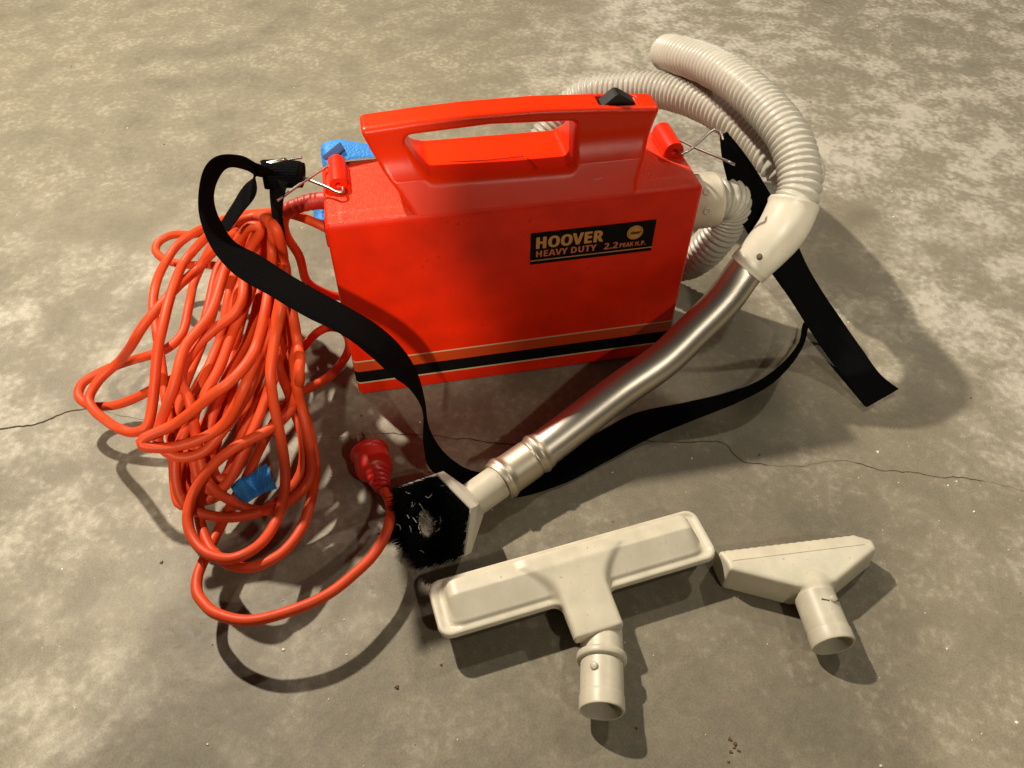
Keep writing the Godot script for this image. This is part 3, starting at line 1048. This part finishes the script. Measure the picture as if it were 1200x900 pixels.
func build_cord() -> void:
	var t := thing("power_cord", "long orange power cord bundled in loose coils left of the vacuum", "power cord")
	var turns := [
		[[-193, 184, -50], [-213, 171, -50], [-217, 153, -50], [-209, 126, -49], [-208, 92, -51], [-196, 70, -60], [-187, 61, -65], [-177, 56, -70], [-167, 58, -74], [-161, 72, -76], [-158, 104, -67], [-158, 140, -48], [-161, 151, -43], [-169, 160, -42], [-179, 166, -44], [-204, 169, -55], [-219, 164, -65], [-242, 151, -84]],
		[[-281, 134, -101], [-306, 121, -107], [-331, 108, -109], [-347, 100, -103], [-354, 96, -94], [-357, 94, -81], [-357, 95, -69], [-347, 107, -25], [-342, 104, 2], [-332, 99, 28], [-306, 76, 103], [-294, 61, 141], [-283, 39, 180], [-275, 38, 180], [-266, 41, 170], [-262, 46, 158], [-258, 78, 88], [-261, 85, 62], [-270, 88, 32], [-273, 97, 13], [-272, 109, -12], [-273, 114, -49], [-271, 120, -60], [-262, 133, -72], [-255, 142, -72], [-247, 151, -69], [-223, 175, -48]],
		[[-224, 180, -41], [-235, 181, -36], [-247, 178, -35], [-286, 154, -44], [-296, 147, -41], [-305, 140, -34], [-310, 137, -23], [-306, 142, 15], [-303, 142, 43], [-302, 136, 69], [-303, 130, 81], [-306, 99, 118], [-307, 91, 135], [-310, 89, 139], [-320, 86, 140], [-331, 84, 136], [-362, 64, 110], [-383, 59, 92], [-390, 60, 81], [-385, 66, 64], [-366, 78, 50], [-356, 90, 53], [-341, 109, 62], [-331, 122, 62], [-324, 130, 55], [-317, 135, 45], [-306, 139, 19], [-304, 128, -16], [-300, 128, -25], [-293, 134, -31], [-255, 167, -31], [-246, 172, -37], [-241, 171, -45], [-240, 161, -61], [-246, 144, -84]],
		[[-251, 135, -93], [-260, 127, -98], [-271, 119, -98], [-281, 112, -95], [-293, 102, -82], [-301, 95, -64], [-300, 86, -17], [-302, 76, 24], [-308, 72, 57], [-317, 70, 67], [-328, 67, 72], [-364, 52, 80], [-392, 45, 78], [-405, 44, 72], [-413, 45, 63], [-412, 48, 52], [-403, 50, 43], [-391, 53, 37], [-366, 63, 35], [-347, 75, 41], [-337, 79, 41], [-325, 81, 35], [-317, 82, 19], [-320, 86, -23], [-327, 81, -53], [-327, 82, -64], [-324, 87, -72], [-310, 106, -87], [-298, 113, -104], [-290, 118, -107], [-279, 128, -100], [-255, 156, -68], [-216, 201, -7], [-209, 205, 3]],
		[[-207, 199, 6], [-210, 183, 9], [-210, 176, 16], [-206, 164, 71], [-210, 151, 100], [-214, 151, 123], [-224, 147, 137], [-235, 141, 142], [-271, 115, 153], [-297, 107, 165], [-296, 105, 168], [-279, 100, 166], [-260, 99, 159], [-242, 104, 151], [-232, 112, 146], [-217, 134, 138], [-213, 141, 132], [-211, 144, 121], [-210, 143, 104], [-206, 145, 92], [-199, 155, 78], [-194, 171, 62], [-195, 174, 52], [-206, 164, 18], [-211, 164, 3], [-212, 172, -3], [-209, 191, -7]],
		[[-214, 167, -17], [-215, 157, -15], [-214, 151, -4], [-205, 161, 36], [-203, 161, 48], [-204, 151, 65], [-207, 139, 80], [-208, 135, 91], [-210, 133, 114], [-214, 128, 125], [-237, 100, 144], [-254, 89, 162], [-273, 89, 167], [-288, 97, 160], [-288, 105, 151], [-276, 129, 131], [-273, 137, 121], [-271, 145, 96], [-257, 153, 66], [-252, 166, 14], [-246, 175, -1], [-240, 183, -5], [-230, 193, -5], [-222, 193, -5]],
		[[-221, 190, -4], [-233, 173, -3], [-239, 165, 3], [-240, 161, 12], [-232, 161, 41], [-232, 157, 53], [-238, 151, 62], [-253, 143, 71], [-266, 136, 84], [-274, 130, 108], [-272, 128, 120], [-264, 120, 133], [-260, 88, 155], [-254, 70, 173], [-248, 61, 179], [-229, 43, 183], [-217, 39, 185], [-201, 42, 186], [-179, 51, 175], [-172, 55, 165], [-171, 60, 153], [-179, 79, 121], [-183, 92, 110], [-183, 111, 106], [-185, 121, 95], [-191, 125, 71], [-194, 155, 44], [-196, 156, 34], [-213, 134, -17], [-214, 134, -21], [-216, 140, -26], [-213, 172, -14]],
		[[-220, 184, -17], [-223, 183, -16], [-230, 170, -13], [-234, 157, -3], [-233, 153, 7], [-230, 152, 37], [-239, 139, 65], [-247, 125, 102], [-254, 118, 120], [-274, 91, 148], [-278, 83, 159], [-278, 70, 175], [-272, 58, 189], [-262, 53, 195], [-238, 46, 197], [-216, 40, 189], [-205, 40, 182], [-190, 45, 169], [-181, 53, 153], [-182, 66, 129], [-191, 82, 108], [-194, 93, 101], [-199, 118, 94], [-201, 123, 86], [-205, 125, 73], [-206, 130, 62], [-203, 146, 44], [-203, 151, 33], [-206, 150, 22], [-219, 133, -19], [-224, 137, -36]],
		[[-230, 149, -55], [-229, 128, -55], [-228, 117, -51], [-225, 108, -43], [-222, 105, -33], [-210, 117, 14], [-209, 114, 26], [-211, 101, 54], [-212, 97, 77], [-234, 71, 134], [-244, 54, 162], [-256, 46, 177], [-266, 44, 183], [-272, 45, 184], [-278, 51, 178], [-278, 66, 160], [-267, 78, 132], [-250, 99, 102], [-248, 104, 90], [-248, 112, 53], [-243, 131, 9], [-248, 131, -20], [-248, 134, -30], [-245, 143, -38], [-238, 159, -38], [-232, 169, -33], [-214, 196, -6], [-205, 205, 7]],
		[[-201, 203, 12], [-200, 195, 13], [-203, 172, 7], [-204, 162, 9], [-202, 155, 15], [-199, 156, 25], [-188, 166, 58], [-185, 165, 67], [-183, 158, 74], [-183, 145, 77], [-181, 137, 86], [-176, 138, 102], [-176, 134, 109], [-177, 125, 110], [-184, 105, 102], [-187, 97, 104], [-189, 93, 113], [-192, 93, 124], [-202, 100, 147], [-224, 97, 161], [-244, 85, 172], [-259, 70, 186], [-262, 64, 196], [-262, 59, 207], [-257, 55, 219], [-242, 54, 234], [-220, 58, 242], [-209, 59, 239], [-199, 55, 226], [-193, 50, 202], [-190, 55, 182], [-190, 61, 170], [-191, 75, 156], [-197, 118, 128], [-197, 132, 122], [-197, 140, 115], [-195, 155, 92], [-189, 173, 80], [-188, 179, 71], [-189, 180, 61], [-205, 161, 11], [-212, 155, -9], [-229, 153, -47]],
		[[-231, 149, -48], [-233, 133, -38], [-231, 115, -18], [-228, 108, 0], [-212, 94, 52], [-196, 67, 80], [-183, 59, 107], [-173, 49, 140], [-170, 46, 160], [-172, 44, 202], [-179, 45, 222], [-187, 46, 233], [-204, 47, 243], [-217, 48, 243], [-228, 47, 238], [-243, 45, 225], [-257, 46, 202], [-261, 48, 189], [-262, 55, 170], [-256, 72, 132], [-249, 85, 109], [-247, 92, 90], [-250, 101, 57], [-252, 114, 25], [-255, 124, -20], [-253, 133, -48], [-253, 134, -61], [-258, 122, -82]],
		[[-263, 114, -88], [-271, 104, -88], [-280, 95, -84], [-292, 90, -79], [-306, 88, -78], [-323, 84, -85], [-338, 75, -94], [-366, 72, -102], [-386, 69, -117], [-393, 69, -127], [-393, 70, -138], [-384, 73, -145], [-373, 76, -145], [-354, 83, -136], [-314, 98, -127], [-282, 117, -112], [-259, 135, -93]],
		[[-262, 131, -88], [-278, 116, -82], [-285, 108, -75], [-289, 104, -64], [-292, 99, -38], [-290, 92, -5], [-294, 82, 28], [-298, 75, 80], [-302, 59, 119], [-298, 53, 136], [-285, 43, 157], [-273, 34, 170], [-268, 32, 172], [-256, 33, 168], [-250, 38, 157], [-241, 58, 114], [-236, 67, 88], [-235, 79, 41], [-241, 92, -33], [-244, 104, -58], [-246, 114, -67], [-246, 132, -73], [-243, 143, -69], [-232, 171, -42], [-232, 172, -38]],
		[[-234, 168, -29], [-242, 150, -17], [-246, 142, -3], [-247, 141, 25], [-258, 120, 66], [-265, 108, 110], [-269, 89, 137], [-263, 67, 169], [-257, 59, 176], [-253, 56, 177], [-241, 58, 174], [-226, 77, 153], [-211, 98, 112], [-206, 108, 96], [-203, 115, 79], [-204, 114, 53], [-206, 118, 41], [-210, 138, 13], [-214, 142, 1], [-225, 144, -28], [-242, 150, -58]],
		[[-246, 148, -61], [-256, 134, -62], [-262, 120, -52], [-263, 116, -42], [-260, 114, -6], [-263, 104, 21], [-270, 94, 47], [-282, 86, 98], [-289, 74, 121], [-286, 66, 138], [-275, 54, 161], [-264, 44, 173], [-253, 42, 171], [-246, 46, 161], [-235, 76, 107], [-233, 89, 75], [-237, 94, 28], [-242, 112, -18], [-247, 118, -43], [-247, 124, -53], [-246, 133, -58], [-239, 148, -53], [-230, 162, -42]],
		[[-231, 158, -36], [-237, 140, -26], [-238, 133, -18], [-232, 131, 16], [-236, 115, 55], [-243, 112, 93], [-247, 108, 105], [-256, 88, 131], [-254, 67, 157], [-249, 59, 166], [-239, 57, 165], [-230, 66, 153], [-209, 103, 86], [-205, 117, 63], [-207, 126, 43], [-209, 127, 29], [-222, 117, -17], [-228, 117, -34], [-230, 124, -43], [-232, 138, -49], [-235, 144, -56], [-239, 145, -64], [-255, 128, -93]],
		[[-259, 118, -100], [-260, 99, -99], [-255, 77, -84], [-247, 68, -61], [-231, 67, -15], [-223, 64, 10], [-216, 58, 20], [-208, 57, 8], [-199, 50, -22], [-190, 48, -31], [-179, 45, -32], [-171, 43, -25], [-167, 42, -13], [-167, 42, 0], [-172, 43, 19], [-179, 42, 31], [-197, 45, 52], [-209, 49, 68], [-223, 49, 121], [-232, 41, 154], [-239, 38, 180], [-248, 38, 235], [-248, 39, 249], [-244, 40, 262], [-235, 41, 272], [-224, 43, 280], [-197, 46, 287], [-163, 49, 279], [-139, 48, 265], [-120, 46, 244], [-109, 44, 227], [-102, 39, 201], [-105, 30, 169], [-112, 27, 155]]
	]
	var all: Array = []
	for turn in turns:
		all.append_array(turn)
	var b := Builder.new()
	var even := func(_far: float, _a: float) -> float: return 0.0044
	sweep(b, spline(points(all), 0.0035), even, 12, true)
	part("cable", b.mesh(), materials.cord, t)
	# thick rubber boot where it leaves the machine
	var bb := Builder.new()
	var boot := spline(points([[-160, 190, -49], [-172, 190, -50], [-187, 188, -50], [-203, 183, -49], [-212, 177, -51]]), 0.002)
	var cone := func(far: float, _a: float) -> float:
		return 0.0086 - 0.045 * clampf(far, 0.0, 0.06) + (0.0005 if fposmod(far, 0.006) < 0.003 and far > 0.02 else 0.0)
	sweep(bb, boot, cone, 20, true)
	part("rubber_boot", bb.mesh(), materials.boot, t)
	# moulded plug
	var pf := func(p: Vector3) -> float:
		var q := Basis(Vector3.UP, 1.2) * (p - Vector3(-0.1290, 0.0190, 0.1170))
		var head := smax(Vector2(q.y, q.z).length() - 0.0165, absf(q.x) - 0.0135, 0.004)
		var flange := smax(Vector2(q.y, q.z).length() - 0.0182, absf(q.x + 0.0105) - 0.0028, 0.002)
		var grip := sd_bone(p, Vector3(-0.1160, 0.0190, 0.1440), Vector3(-0.1260, 0.0190, 0.1230), 0.0080 + 0.0007 * sin(p.z * 1400.0), 0.0145)
		return smin(smin(head, flange, 0.002), grip, 0.006)
	var plug := part("plug", nets(pf, Vector3(-0.165, -0.002, 0.080), Vector3(-0.100, 0.046, 0.165), 0.0016), materials.plug, t)
	var away := Vector3(-0.362, 0, -0.932)
	var face := Vector3(-0.1290, 0.0190, 0.1170) + away * 0.0130
	for s in [-1.0, 1.0]:
		var blade := part("prong", chamfered(Vector3(0.018, 0.0062, 0.0016), 0.0005), materials.blade, plug, face + away * 0.0085 + Vector3(0.932, 0, -0.362) * 0.0064 * s + Vector3(0, 0.003, 0))
		blade.rotation.y = -1.2
	var pin := Builder.new()
	lathe(pin, [[0.0024, 0.0], [0.0024, 0.018], [0.0012, 0.0205], [0.0, 0.0205]], facing(face + Vector3(0, -0.008, 0), away), 12)
	part("prong", pin.mesh(), materials.blade, plug)


func build_tape() -> void:
	var m: StandardMaterial3D = materials.tape
	var corner := thing("blue_tape", "blue masking tape strip folded over the vacuum's top back corner, with dark print", "tape", Vector3.ZERO, 0.0, "scraps of blue masking tape")
	part("strip", webbing([[-128, 221, -93, -126, 219, -76], [-148, 226, -90, -144, 222, -68], [-162, 229, -88, -156, 223, -62], [-173, 228, -85, -166, 222, -58], [-181, 214, -93, -174, 212, -67]], 0.0005), m, corner)
	part("printed_strip", webbing([[-171, 229, -60, -168, 227, -57], [-165, 230, -70, -160, 227, -63], [-158, 231, -81, -153, 228, -73]], 0.0005), materials.tape_print, corner)
	var by_cord := thing("blue_tape", "small blue masking tape scrap stuck below the cord's rubber boot", "tape", Vector3.ZERO, 0.0, "scraps of blue masking tape")
	part("strip", webbing([[-195, 162, -80, -190, 154, -58], [-187, 167, -82, -183, 161, -58], [-179, 163, -84, -175, 155, -59]], 0.0005), m, by_cord)
	var flag := thing("blue_tape", "blue masking tape flag wrapped on a low coil of the orange cord", "tape", Vector3.ZERO, 0.0, "scraps of blue masking tape")
	part("strip", webbing([[-240, 48, 168, -228, 40, 182], [-231, 56, 164, -218, 50, 182], [-226, 52, 158, -215, 46, 175], [-217, 58, 155, -207, 52, 175], [-209, 64, 154, -197, 56, 174]], 0.0005), m, flag)


# ---------------------------------------------------------------- the two loose nozzles
var ridge := PackedVector2Array([Vector2(-0.0150, 0.0310), Vector2(-0.0130, 0.0405), Vector2(-0.0020, 0.0410), Vector2(0.0150, 0.0325), Vector2(0.0150, 0.0260), Vector2(-0.0150, 0.0260)])


func floor_field(p: Vector3) -> float:
	var plan := sd_rect(p.x, p.z, 0.1190, 0.0245, 0.010)
	var flange := smax(plan, absf(p.y - 0.0275) - 0.0025, 0.003)
	var lip := smax(absf(plan + 0.0020) - 0.0016, absf(p.y - 0.0290) - 0.0026, 0.002)
	var body := smax(sd_poly(Vector2(p.z, p.y), ridge) - 0.003, absf(p.x) - 0.107, 0.010)
	var d := smin(smin(flange, lip, 0.003), body, 0.005)
	var w := 0.0205 + 0.0200 * pow(clampf((0.024 - p.z) / 0.03, 0.0, 1.0), 2.0)
	var top := 0.0440 - maxf(p.z, 0.0) * 0.14
	var neck := smax(absf(p.x + 0.0015) - w, maxf(p.y - top, 0.0225 - p.y), 0.006)
	neck = smax(neck, absf(p.z - 0.0225) - 0.0345, 0.0015)
	return smin(d, neck * 0.9, 0.007)


func hollow_tube(at: Vector3, dir: Vector3, length: float, ro: float, ri: float) -> ArrayMesh:
	var b := Builder.new()
	lathe(b, [[ro, 0.0], [ro, length - 0.012], [ro, length - 0.012], [ro + 0.0006, length - 0.010], [ro + 0.0006, length - 0.0012], [ro, length], [ro, length], [ri + 0.0004, length], [ri + 0.0004, length], [ri, length - 0.001], [ri - 0.001, 0.004], [ri - 0.001, 0.004], [0.0, 0.004]], facing(at, dir), 40)
	return b.mesh()


func build_floor_tool() -> void:
	var t := thing("floor_nozzle", "wide cream T-shaped floor nozzle lying in front of the vacuum, with swivel neck", "vacuum nozzle", Vector3(0.0545, 0, 0.2310), deg_to_rad(18.5), "loose vacuum nozzles")
	part("nozzle_head", nets(floor_field, Vector3(-0.125, 0.020, -0.030), Vector3(0.125, 0.052, 0.063), 0.0019), materials.tool, t)
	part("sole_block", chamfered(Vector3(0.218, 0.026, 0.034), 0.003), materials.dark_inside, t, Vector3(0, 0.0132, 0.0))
	var dir := Vector3(-0.0205, 0.0035, 0.0500).normalized()
	var from := Vector3(-0.0035, 0.0185, 0.0690)
	var kb := Builder.new()
	lathe(kb, [[0.0160, -0.030], [0.0168, -0.004], [0.0168, 0.0], [0.0168, 0.0], [0.0192, 0.0004], [0.0194, 0.002], [0.0194, 0.0045], [0.0186, 0.0060], [0.0166, 0.0064]], facing(from, dir), 40)
	part("swivel_collar", kb.mesh(), materials.beige_grey, t)
	var tube := part("swivel_tube", hollow_tube(from, dir, 0.0435, 0.0164, 0.0146), materials.beige_grey, t)
	var pb := Builder.new()
	var up := Vector3(-0.42, 0.85, 0.0).normalized()
	lathe(pb, [[0.0, 0.0030], [0.0020, 0.0030], [0.0030, 0.0022], [0.0032, -0.003]], facing(from + dir * 0.0125 + up * 0.0160, up), 18)
	part("lock_pin", pb.mesh(), materials.beige_grey, tube)


var fan := PackedVector2Array([Vector2(-0.0625, -0.0050), Vector2(0.0545, -0.0050), Vector2(0.0640, 0.0020), Vector2(0.0635, 0.0090), Vector2(0.0190, 0.0325), Vector2(-0.0130, 0.0325), Vector2(-0.0610, 0.0110)])


func fan_field(p: Vector3) -> float:
	var flare := (0.030 - p.y) * 0.10
	var teeth := 0.0003 * sin(p.x * 900.0) if p.z < -0.003 and p.y > 0.022 else 0.0
	var plan := sd_poly(Vector2(p.x, p.z), fan) - 0.0022 - flare + teeth
	var top := 0.0300 - maxf(0.0050 - p.z, 0.0) * 0.34
	var d := smax(plan, p.y - top, 0.0035)
	d = smax(d, 0.002 - p.y, 0.001)
	var tube := smax(sd_bone(p, Vector3(0.0028, 0.0165, 0.034), Vector3(0.0015, 0.0165, 0.060), 0.0160, 0.0165), p.z - 0.044, 0.001)
	return smin(d, tube, 0.004)


func build_fan_tool() -> void:
	var t := thing("upholstery_nozzle", "small cream fan-shaped upholstery nozzle lying on the right, shorter than the T-shaped one", "vacuum nozzle", Vector3(0.2435, 0, 0.2060), deg_to_rad(8.7), "loose vacuum nozzles")
	part("nozzle_head", nets(fan_field, Vector3(-0.072, -0.001, -0.014), Vector3(0.074, 0.038, 0.052), 0.0015), materials.tool, t)
	var line := Builder.new()
	sweep(line, points([[-59, 29.9, 5], [0, 29.9, 5], [57, 29.9, 5]]), func(_far: float, _a: float) -> float: return 0.0005, 6, true)
	part("mould_line", line.mesh(), materials.tool, t)
	var at := Vector3(0.0022, 0.0168, 0.0400)
	var dir := Vector3(-0.0020, 0.0012, 0.0450).normalized()
	var tube := part("neck_tube", hollow_tube(at, dir, 0.0415, 0.0165, 0.0146), materials.beige_grey, t)
	var pb := Builder.new()
	var up := Vector3(0.38, 0.92, 0.0).normalized()
	lathe(pb, [[0.0, 0.0022], [0.0022, 0.0022], [0.0030, 0.0014], [0.0032, -0.003]], facing(at + dir * 0.0100 + up * 0.0163, up), 18)
	part("lock_pin", pb.mesh(), materials.beige, tube)
	for s in [-1.0, 1.0]:
		var nb := Builder.new()
		var arc := PackedVector3Array()
		for k in 6:
			var a: float = PI / 2.0 - 0.42 + s * (0.26 + 0.07 * k) + (0.1 if s < 0 else 0.0)
			arc.append(at + dir * (0.0112 - 0.0004 * k) + Vector3(cos(a), sin(a), 0) * 0.0163)
		sweep(nb, arc, func(_far: float, _a: float) -> float: return 0.0008, 6, true)
		part("key_slot", nb.mesh(), materials.dark_inside, tube)


# ---------------------------------------------------------------- who took the picture
func bones_field(p: Vector3, list: Array, k: float) -> float:
	var d := 1e3
	for q in list:
		d = smin(d, sd_bone(p, q[0], q[1], q[2], q[3]), k)
	return d


func build_person() -> void:
	# crouches just behind the camera with a phone; the lamp behind throws this shadow over the scene
	var t := thing("person", "crouching person in dark jacket and jeans, phone in one hand, other hand on the knee", "person")
	var hip := Vector3(-0.10, 0.40, 1.25)
	var chest := Vector3(-0.10, 0.745, 1.00)
	var neck := Vector3(-0.095, 0.850, 0.93)
	var jacket: Array = [[hip + Vector3(0, 0.08, -0.03), chest, 0.135, 0.125], [chest, neck + Vector3(0, -0.03, 0.01), 0.12, 0.065], [chest + Vector3(-0.09, 0.05, -0.02), chest + Vector3(0.09, 0.05, -0.02), 0.10, 0.10]]
	var jeans: Array = [[hip + Vector3(-0.07, 0, 0), hip + Vector3(0.07, 0, 0), 0.13, 0.13], [hip, hip + Vector3(0, 0.08, -0.03), 0.13, 0.125]]
	var skin: Array = [[neck + Vector3(0, -0.04, 0.01), neck + Vector3(0, 0.07, -0.04), 0.056, 0.052]]
	var head := Vector3(-0.08, 0.925, 0.835)
	var shoes: Array = []
	for s in [-1.0, 1.0]:
		var shoulder := chest + Vector3(0.130 * s, 0.05, -0.02)
		var elbow := Vector3(0.10, 0.52, 0.90)
		var wrist := Vector3(0.118 * s, 0.545, 0.675)
		if s < 0.0:
			elbow = Vector3(-0.315, 0.60, 1.12)
			wrist = Vector3(-0.275, 0.578, 0.955)
		jacket.append([shoulder, elbow, 0.064, 0.050])
		jacket.append([elbow, wrist, 0.049, 0.036])
		var knee := Vector3(-0.10 + 0.165 * s, 0.49, 0.86)
		var ankle := Vector3(-0.10 + 0.15 * s, 0.10, 1.10)
		jeans.append([hip + Vector3(0.09 * s, 0, 0), knee, 0.092, 0.066])
		jeans.append([knee, ankle, 0.064, 0.044])
		shoes.append([ankle + Vector3(0, -0.055, 0.03), ankle + Vector3(0.02 * s, -0.062, -0.15), 0.045, 0.040])
		shoes.append([ankle, ankle + Vector3(0, -0.05, 0.0), 0.045, 0.046])
	var body := func(p: Vector3) -> float:
		return minf(minf(bones_field(p, jacket, 0.05), bones_field(p, skin, 0.03)), minf(bones_field(p, jeans, 0.05), maxf(bones_field(p, shoes, 0.02), 0.004 - p.y)))
	var cloth := plastic(Color(0.03, 0.035, 0.05), 0.9)
	part("body", nets(body, Vector3(-0.52, -0.01, 0.62), Vector3(0.38, 0.92, 1.46), 0.016), cloth, t)
	var flesh := plastic(Color(0.46, 0.27, 0.18), 0.55)
	var down := Basis(Vector3.RIGHT, -0.75)
	var face := func(p: Vector3) -> float:
		var q := down.inverse() * (p - head)
		var d := smin(sd_bone(q, Vector3(0, 0.035, 0.012), Vector3(0, 0.025, -0.012), 0.078, 0.074), sd_bone(q, Vector3(0, -0.05, -0.022), Vector3(0, -0.075, -0.045), 0.052, 0.030), 0.05)
		d = smin(d, sd_bone(q, Vector3(0, 0.010, -0.088), Vector3(0, -0.026, -0.104), 0.008, 0.013), 0.012)
		d = smin(d, sd_bone(q, Vector3(-0.016, -0.056, -0.080), Vector3(0.016, -0.056, -0.080), 0.008, 0.008), 0.010)
		for s in [-1.0, 1.0]:
			d = smax(d, 0.014 - q.distance_to(Vector3(0.031 * s, 0.010, -0.094)), 0.012)
			d = smin(d, q.distance_to(Vector3(0.031 * s, 0.008, -0.073)) - 0.0125, 0.003)
			d = smin(d, sd_bone(q, Vector3(0.076 * s, 0.018, 0.010), Vector3(0.073 * s, -0.022, 0.004), 0.014, 0.010), 0.006)
		return d
	part("head", nets(face, head - Vector3.ONE * 0.14, head + Vector3.ONE * 0.14, 0.005), flesh, t)
	var hair := func(p: Vector3) -> float:
		var q := down.inverse() * (p - head)
		return maxf(sd_bone(q, Vector3(0, 0.042, 0.016), Vector3(0, 0.030, -0.006), 0.086, 0.084), -sd_box(q - Vector3(0, -0.055, -0.075), Vector3(0.075, 0.115, 0.080), 0.03)) + 0.001 * sin(q.x * 300.0) * sin(q.y * 120.0)
	part("hair", nets(hair, head - Vector3.ONE * 0.15, head + Vector3.ONE * 0.15, 0.006), plastic(Color(0.03, 0.02, 0.012), 0.7), t)
	# one hand closes on the end of the phone, the other rests on the knee
	var hold := Transform3D(Basis(Vector3.RIGHT, deg_to_rad(-48.0)), Vector3(0, 0.6, 0.5402))
	for s in [-1.0, 1.0]:
		var grip: Array = []
		var wrist := hold.affine_inverse() * Vector3(0.118 * s, 0.545, 0.675)
		var palm := Vector3(0.093 * s, -0.022, 0.052)
		if s < 0.0:
			wrist = palm + Vector3(0.0, -0.070, 0.004)
		grip.append([wrist, palm + Vector3(0, -0.012, 0.012), 0.026, 0.022])
		grip.append([palm + Vector3(0, -0.022, 0), palm + Vector3(0, 0.026, -0.004), 0.015, 0.015])
		var fingers: Array = []
		for k in 4:
			var root := palm + Vector3(0.004 * s, 0.030 - 0.019 * k, -0.010)
			var mid := Vector3((0.097 - 0.003 * absf(k - 1)) * s, root.y + 0.004, 0.016)
			var end := Vector3((0.078 - 0.004 * k) * s, root.y + 0.003, 0.0085)
			fingers.append([root, mid, 0.0092, 0.0085])
			fingers.append([mid, end, 0.0085, 0.0072])
		fingers.append([palm + Vector3(-0.004 * s, -0.022, 0.010), Vector3(0.080 * s, -0.026, 0.036), 0.0120, 0.0100])
		fingers.append([Vector3(0.080 * s, -0.026, 0.036), Vector3(0.058 * s, -0.016, 0.032), 0.0100, 0.0085])
		var hand := func(p: Vector3) -> float:
			return smin(bones_field(p, grip, 0.02), bones_field(p, fingers, 0.002), 0.006)
		var o := part("hand", nets(hand, Vector3(minf(0.04 * s, 0.15 * s), -0.075, -0.004), Vector3(maxf(0.04 * s, 0.15 * s), 0.045, 0.16), 0.0036), flesh, t)
		o.transform = hold if s > 0.0 else Transform3D(Basis(Vector3.RIGHT, deg_to_rad(-78.0)) * Basis(Vector3.UP, deg_to_rad(12.0)), Vector3(-0.170, 0.575, 0.865))
	var phone := thing("phone", "black phone held level in the crouching person's hand", "phone")
	var slab := part("case", chamfered(Vector3(0.155, 0.074, 0.008), 0.0035), materials.black_plastic, phone)
	slab.transform = hold * Transform3D(Basis(), Vector3(0.0, 0.0, 0.021))
	var screen := part("screen", chamfered(Vector3(0.146, 0.067, 0.0008), 0.0003), materials.black_plastic, phone)
	screen.transform = hold * Transform3D(Basis(), Vector3(0.0, 0.0, 0.0256))


func lamp(called: String, at: Vector3, energy: float, size: float, colour: Color) -> void:
	var l := OmniLight3D.new()
	l.name = called
	l.position = at
	l.light_color = colour
	l.light_energy = energy
	l.light_size = size
	l.omni_range = 12.0
	l.omni_attenuation = 2.0
	l.shadow_enabled = true
	add_child(l)


func _ready() -> void:
	# camera: looking down at about 48 degrees from a crouch
	var cam := Camera3D.new()
	cam.name = "camera"
	cam.fov = 53.13
	cam.near = 0.02
	cam.far = 60.0
	var pitch := deg_to_rad(48.0)
	var forward := Vector3(0, -sin(pitch), -cos(pitch))
	var up := Vector3(0, cos(pitch), -sin(pitch))
	var roll := deg_to_rad(1.0)
	var right := Vector3.RIGHT * cos(roll) + up * sin(roll)
	up = up * cos(roll) - Vector3.RIGHT * sin(roll)
	cam.transform = Transform3D(Basis(right, up, -forward), Vector3(0, 0.6, 0.5402))
	add_child(cam)
	cam.current = true
	# the dim bounce of an unlit basement room
	var env := Environment.new()
	env.background_mode = Environment.BG_COLOR
	env.background_color = Color(0.042, 0.035, 0.026).linear_to_srgb()
	env.tonemap_mode = Environment.TONE_MAPPER_LINEAR
	env.tonemap_exposure = 1.0
	env.sdfgi_enabled = true
	env.ssao_enabled = true
	env.ssil_enabled = true
	var we := WorldEnvironment.new()
	we.name = "environment"
	we.environment = env
	add_child(we)
	# four bare bulbs under the joists: two behind the vacuum, two on the camera's side
	lamp("ceiling_lamp", Vector3(-0.84, 1.45, -0.68), 4.6, 0.026, Color(1.0, 0.96, 0.885))
	lamp("ceiling_lamp_001", Vector3(-0.35, 2.3, 2.4), 8.0, 0.065, Color(1.0, 0.955, 0.86))
	lamp("ceiling_lamp_002", Vector3(1.5, 2.1, -1.3), 1.7, 0.05, Color(1.0, 0.97, 0.91))
	lamp("ceiling_lamp_003", Vector3(1.1, 2.1, 1.7), 1.5, 0.05, Color(1.0, 0.96, 0.87))

	make_materials()
	build_floor()
	build_vacuum()
	build_hose()
	build_wand()
	build_brush()
	build_strap()
	build_cord()
	build_tape()
	build_floor_tool()
	build_fan_tool()
	build_person()
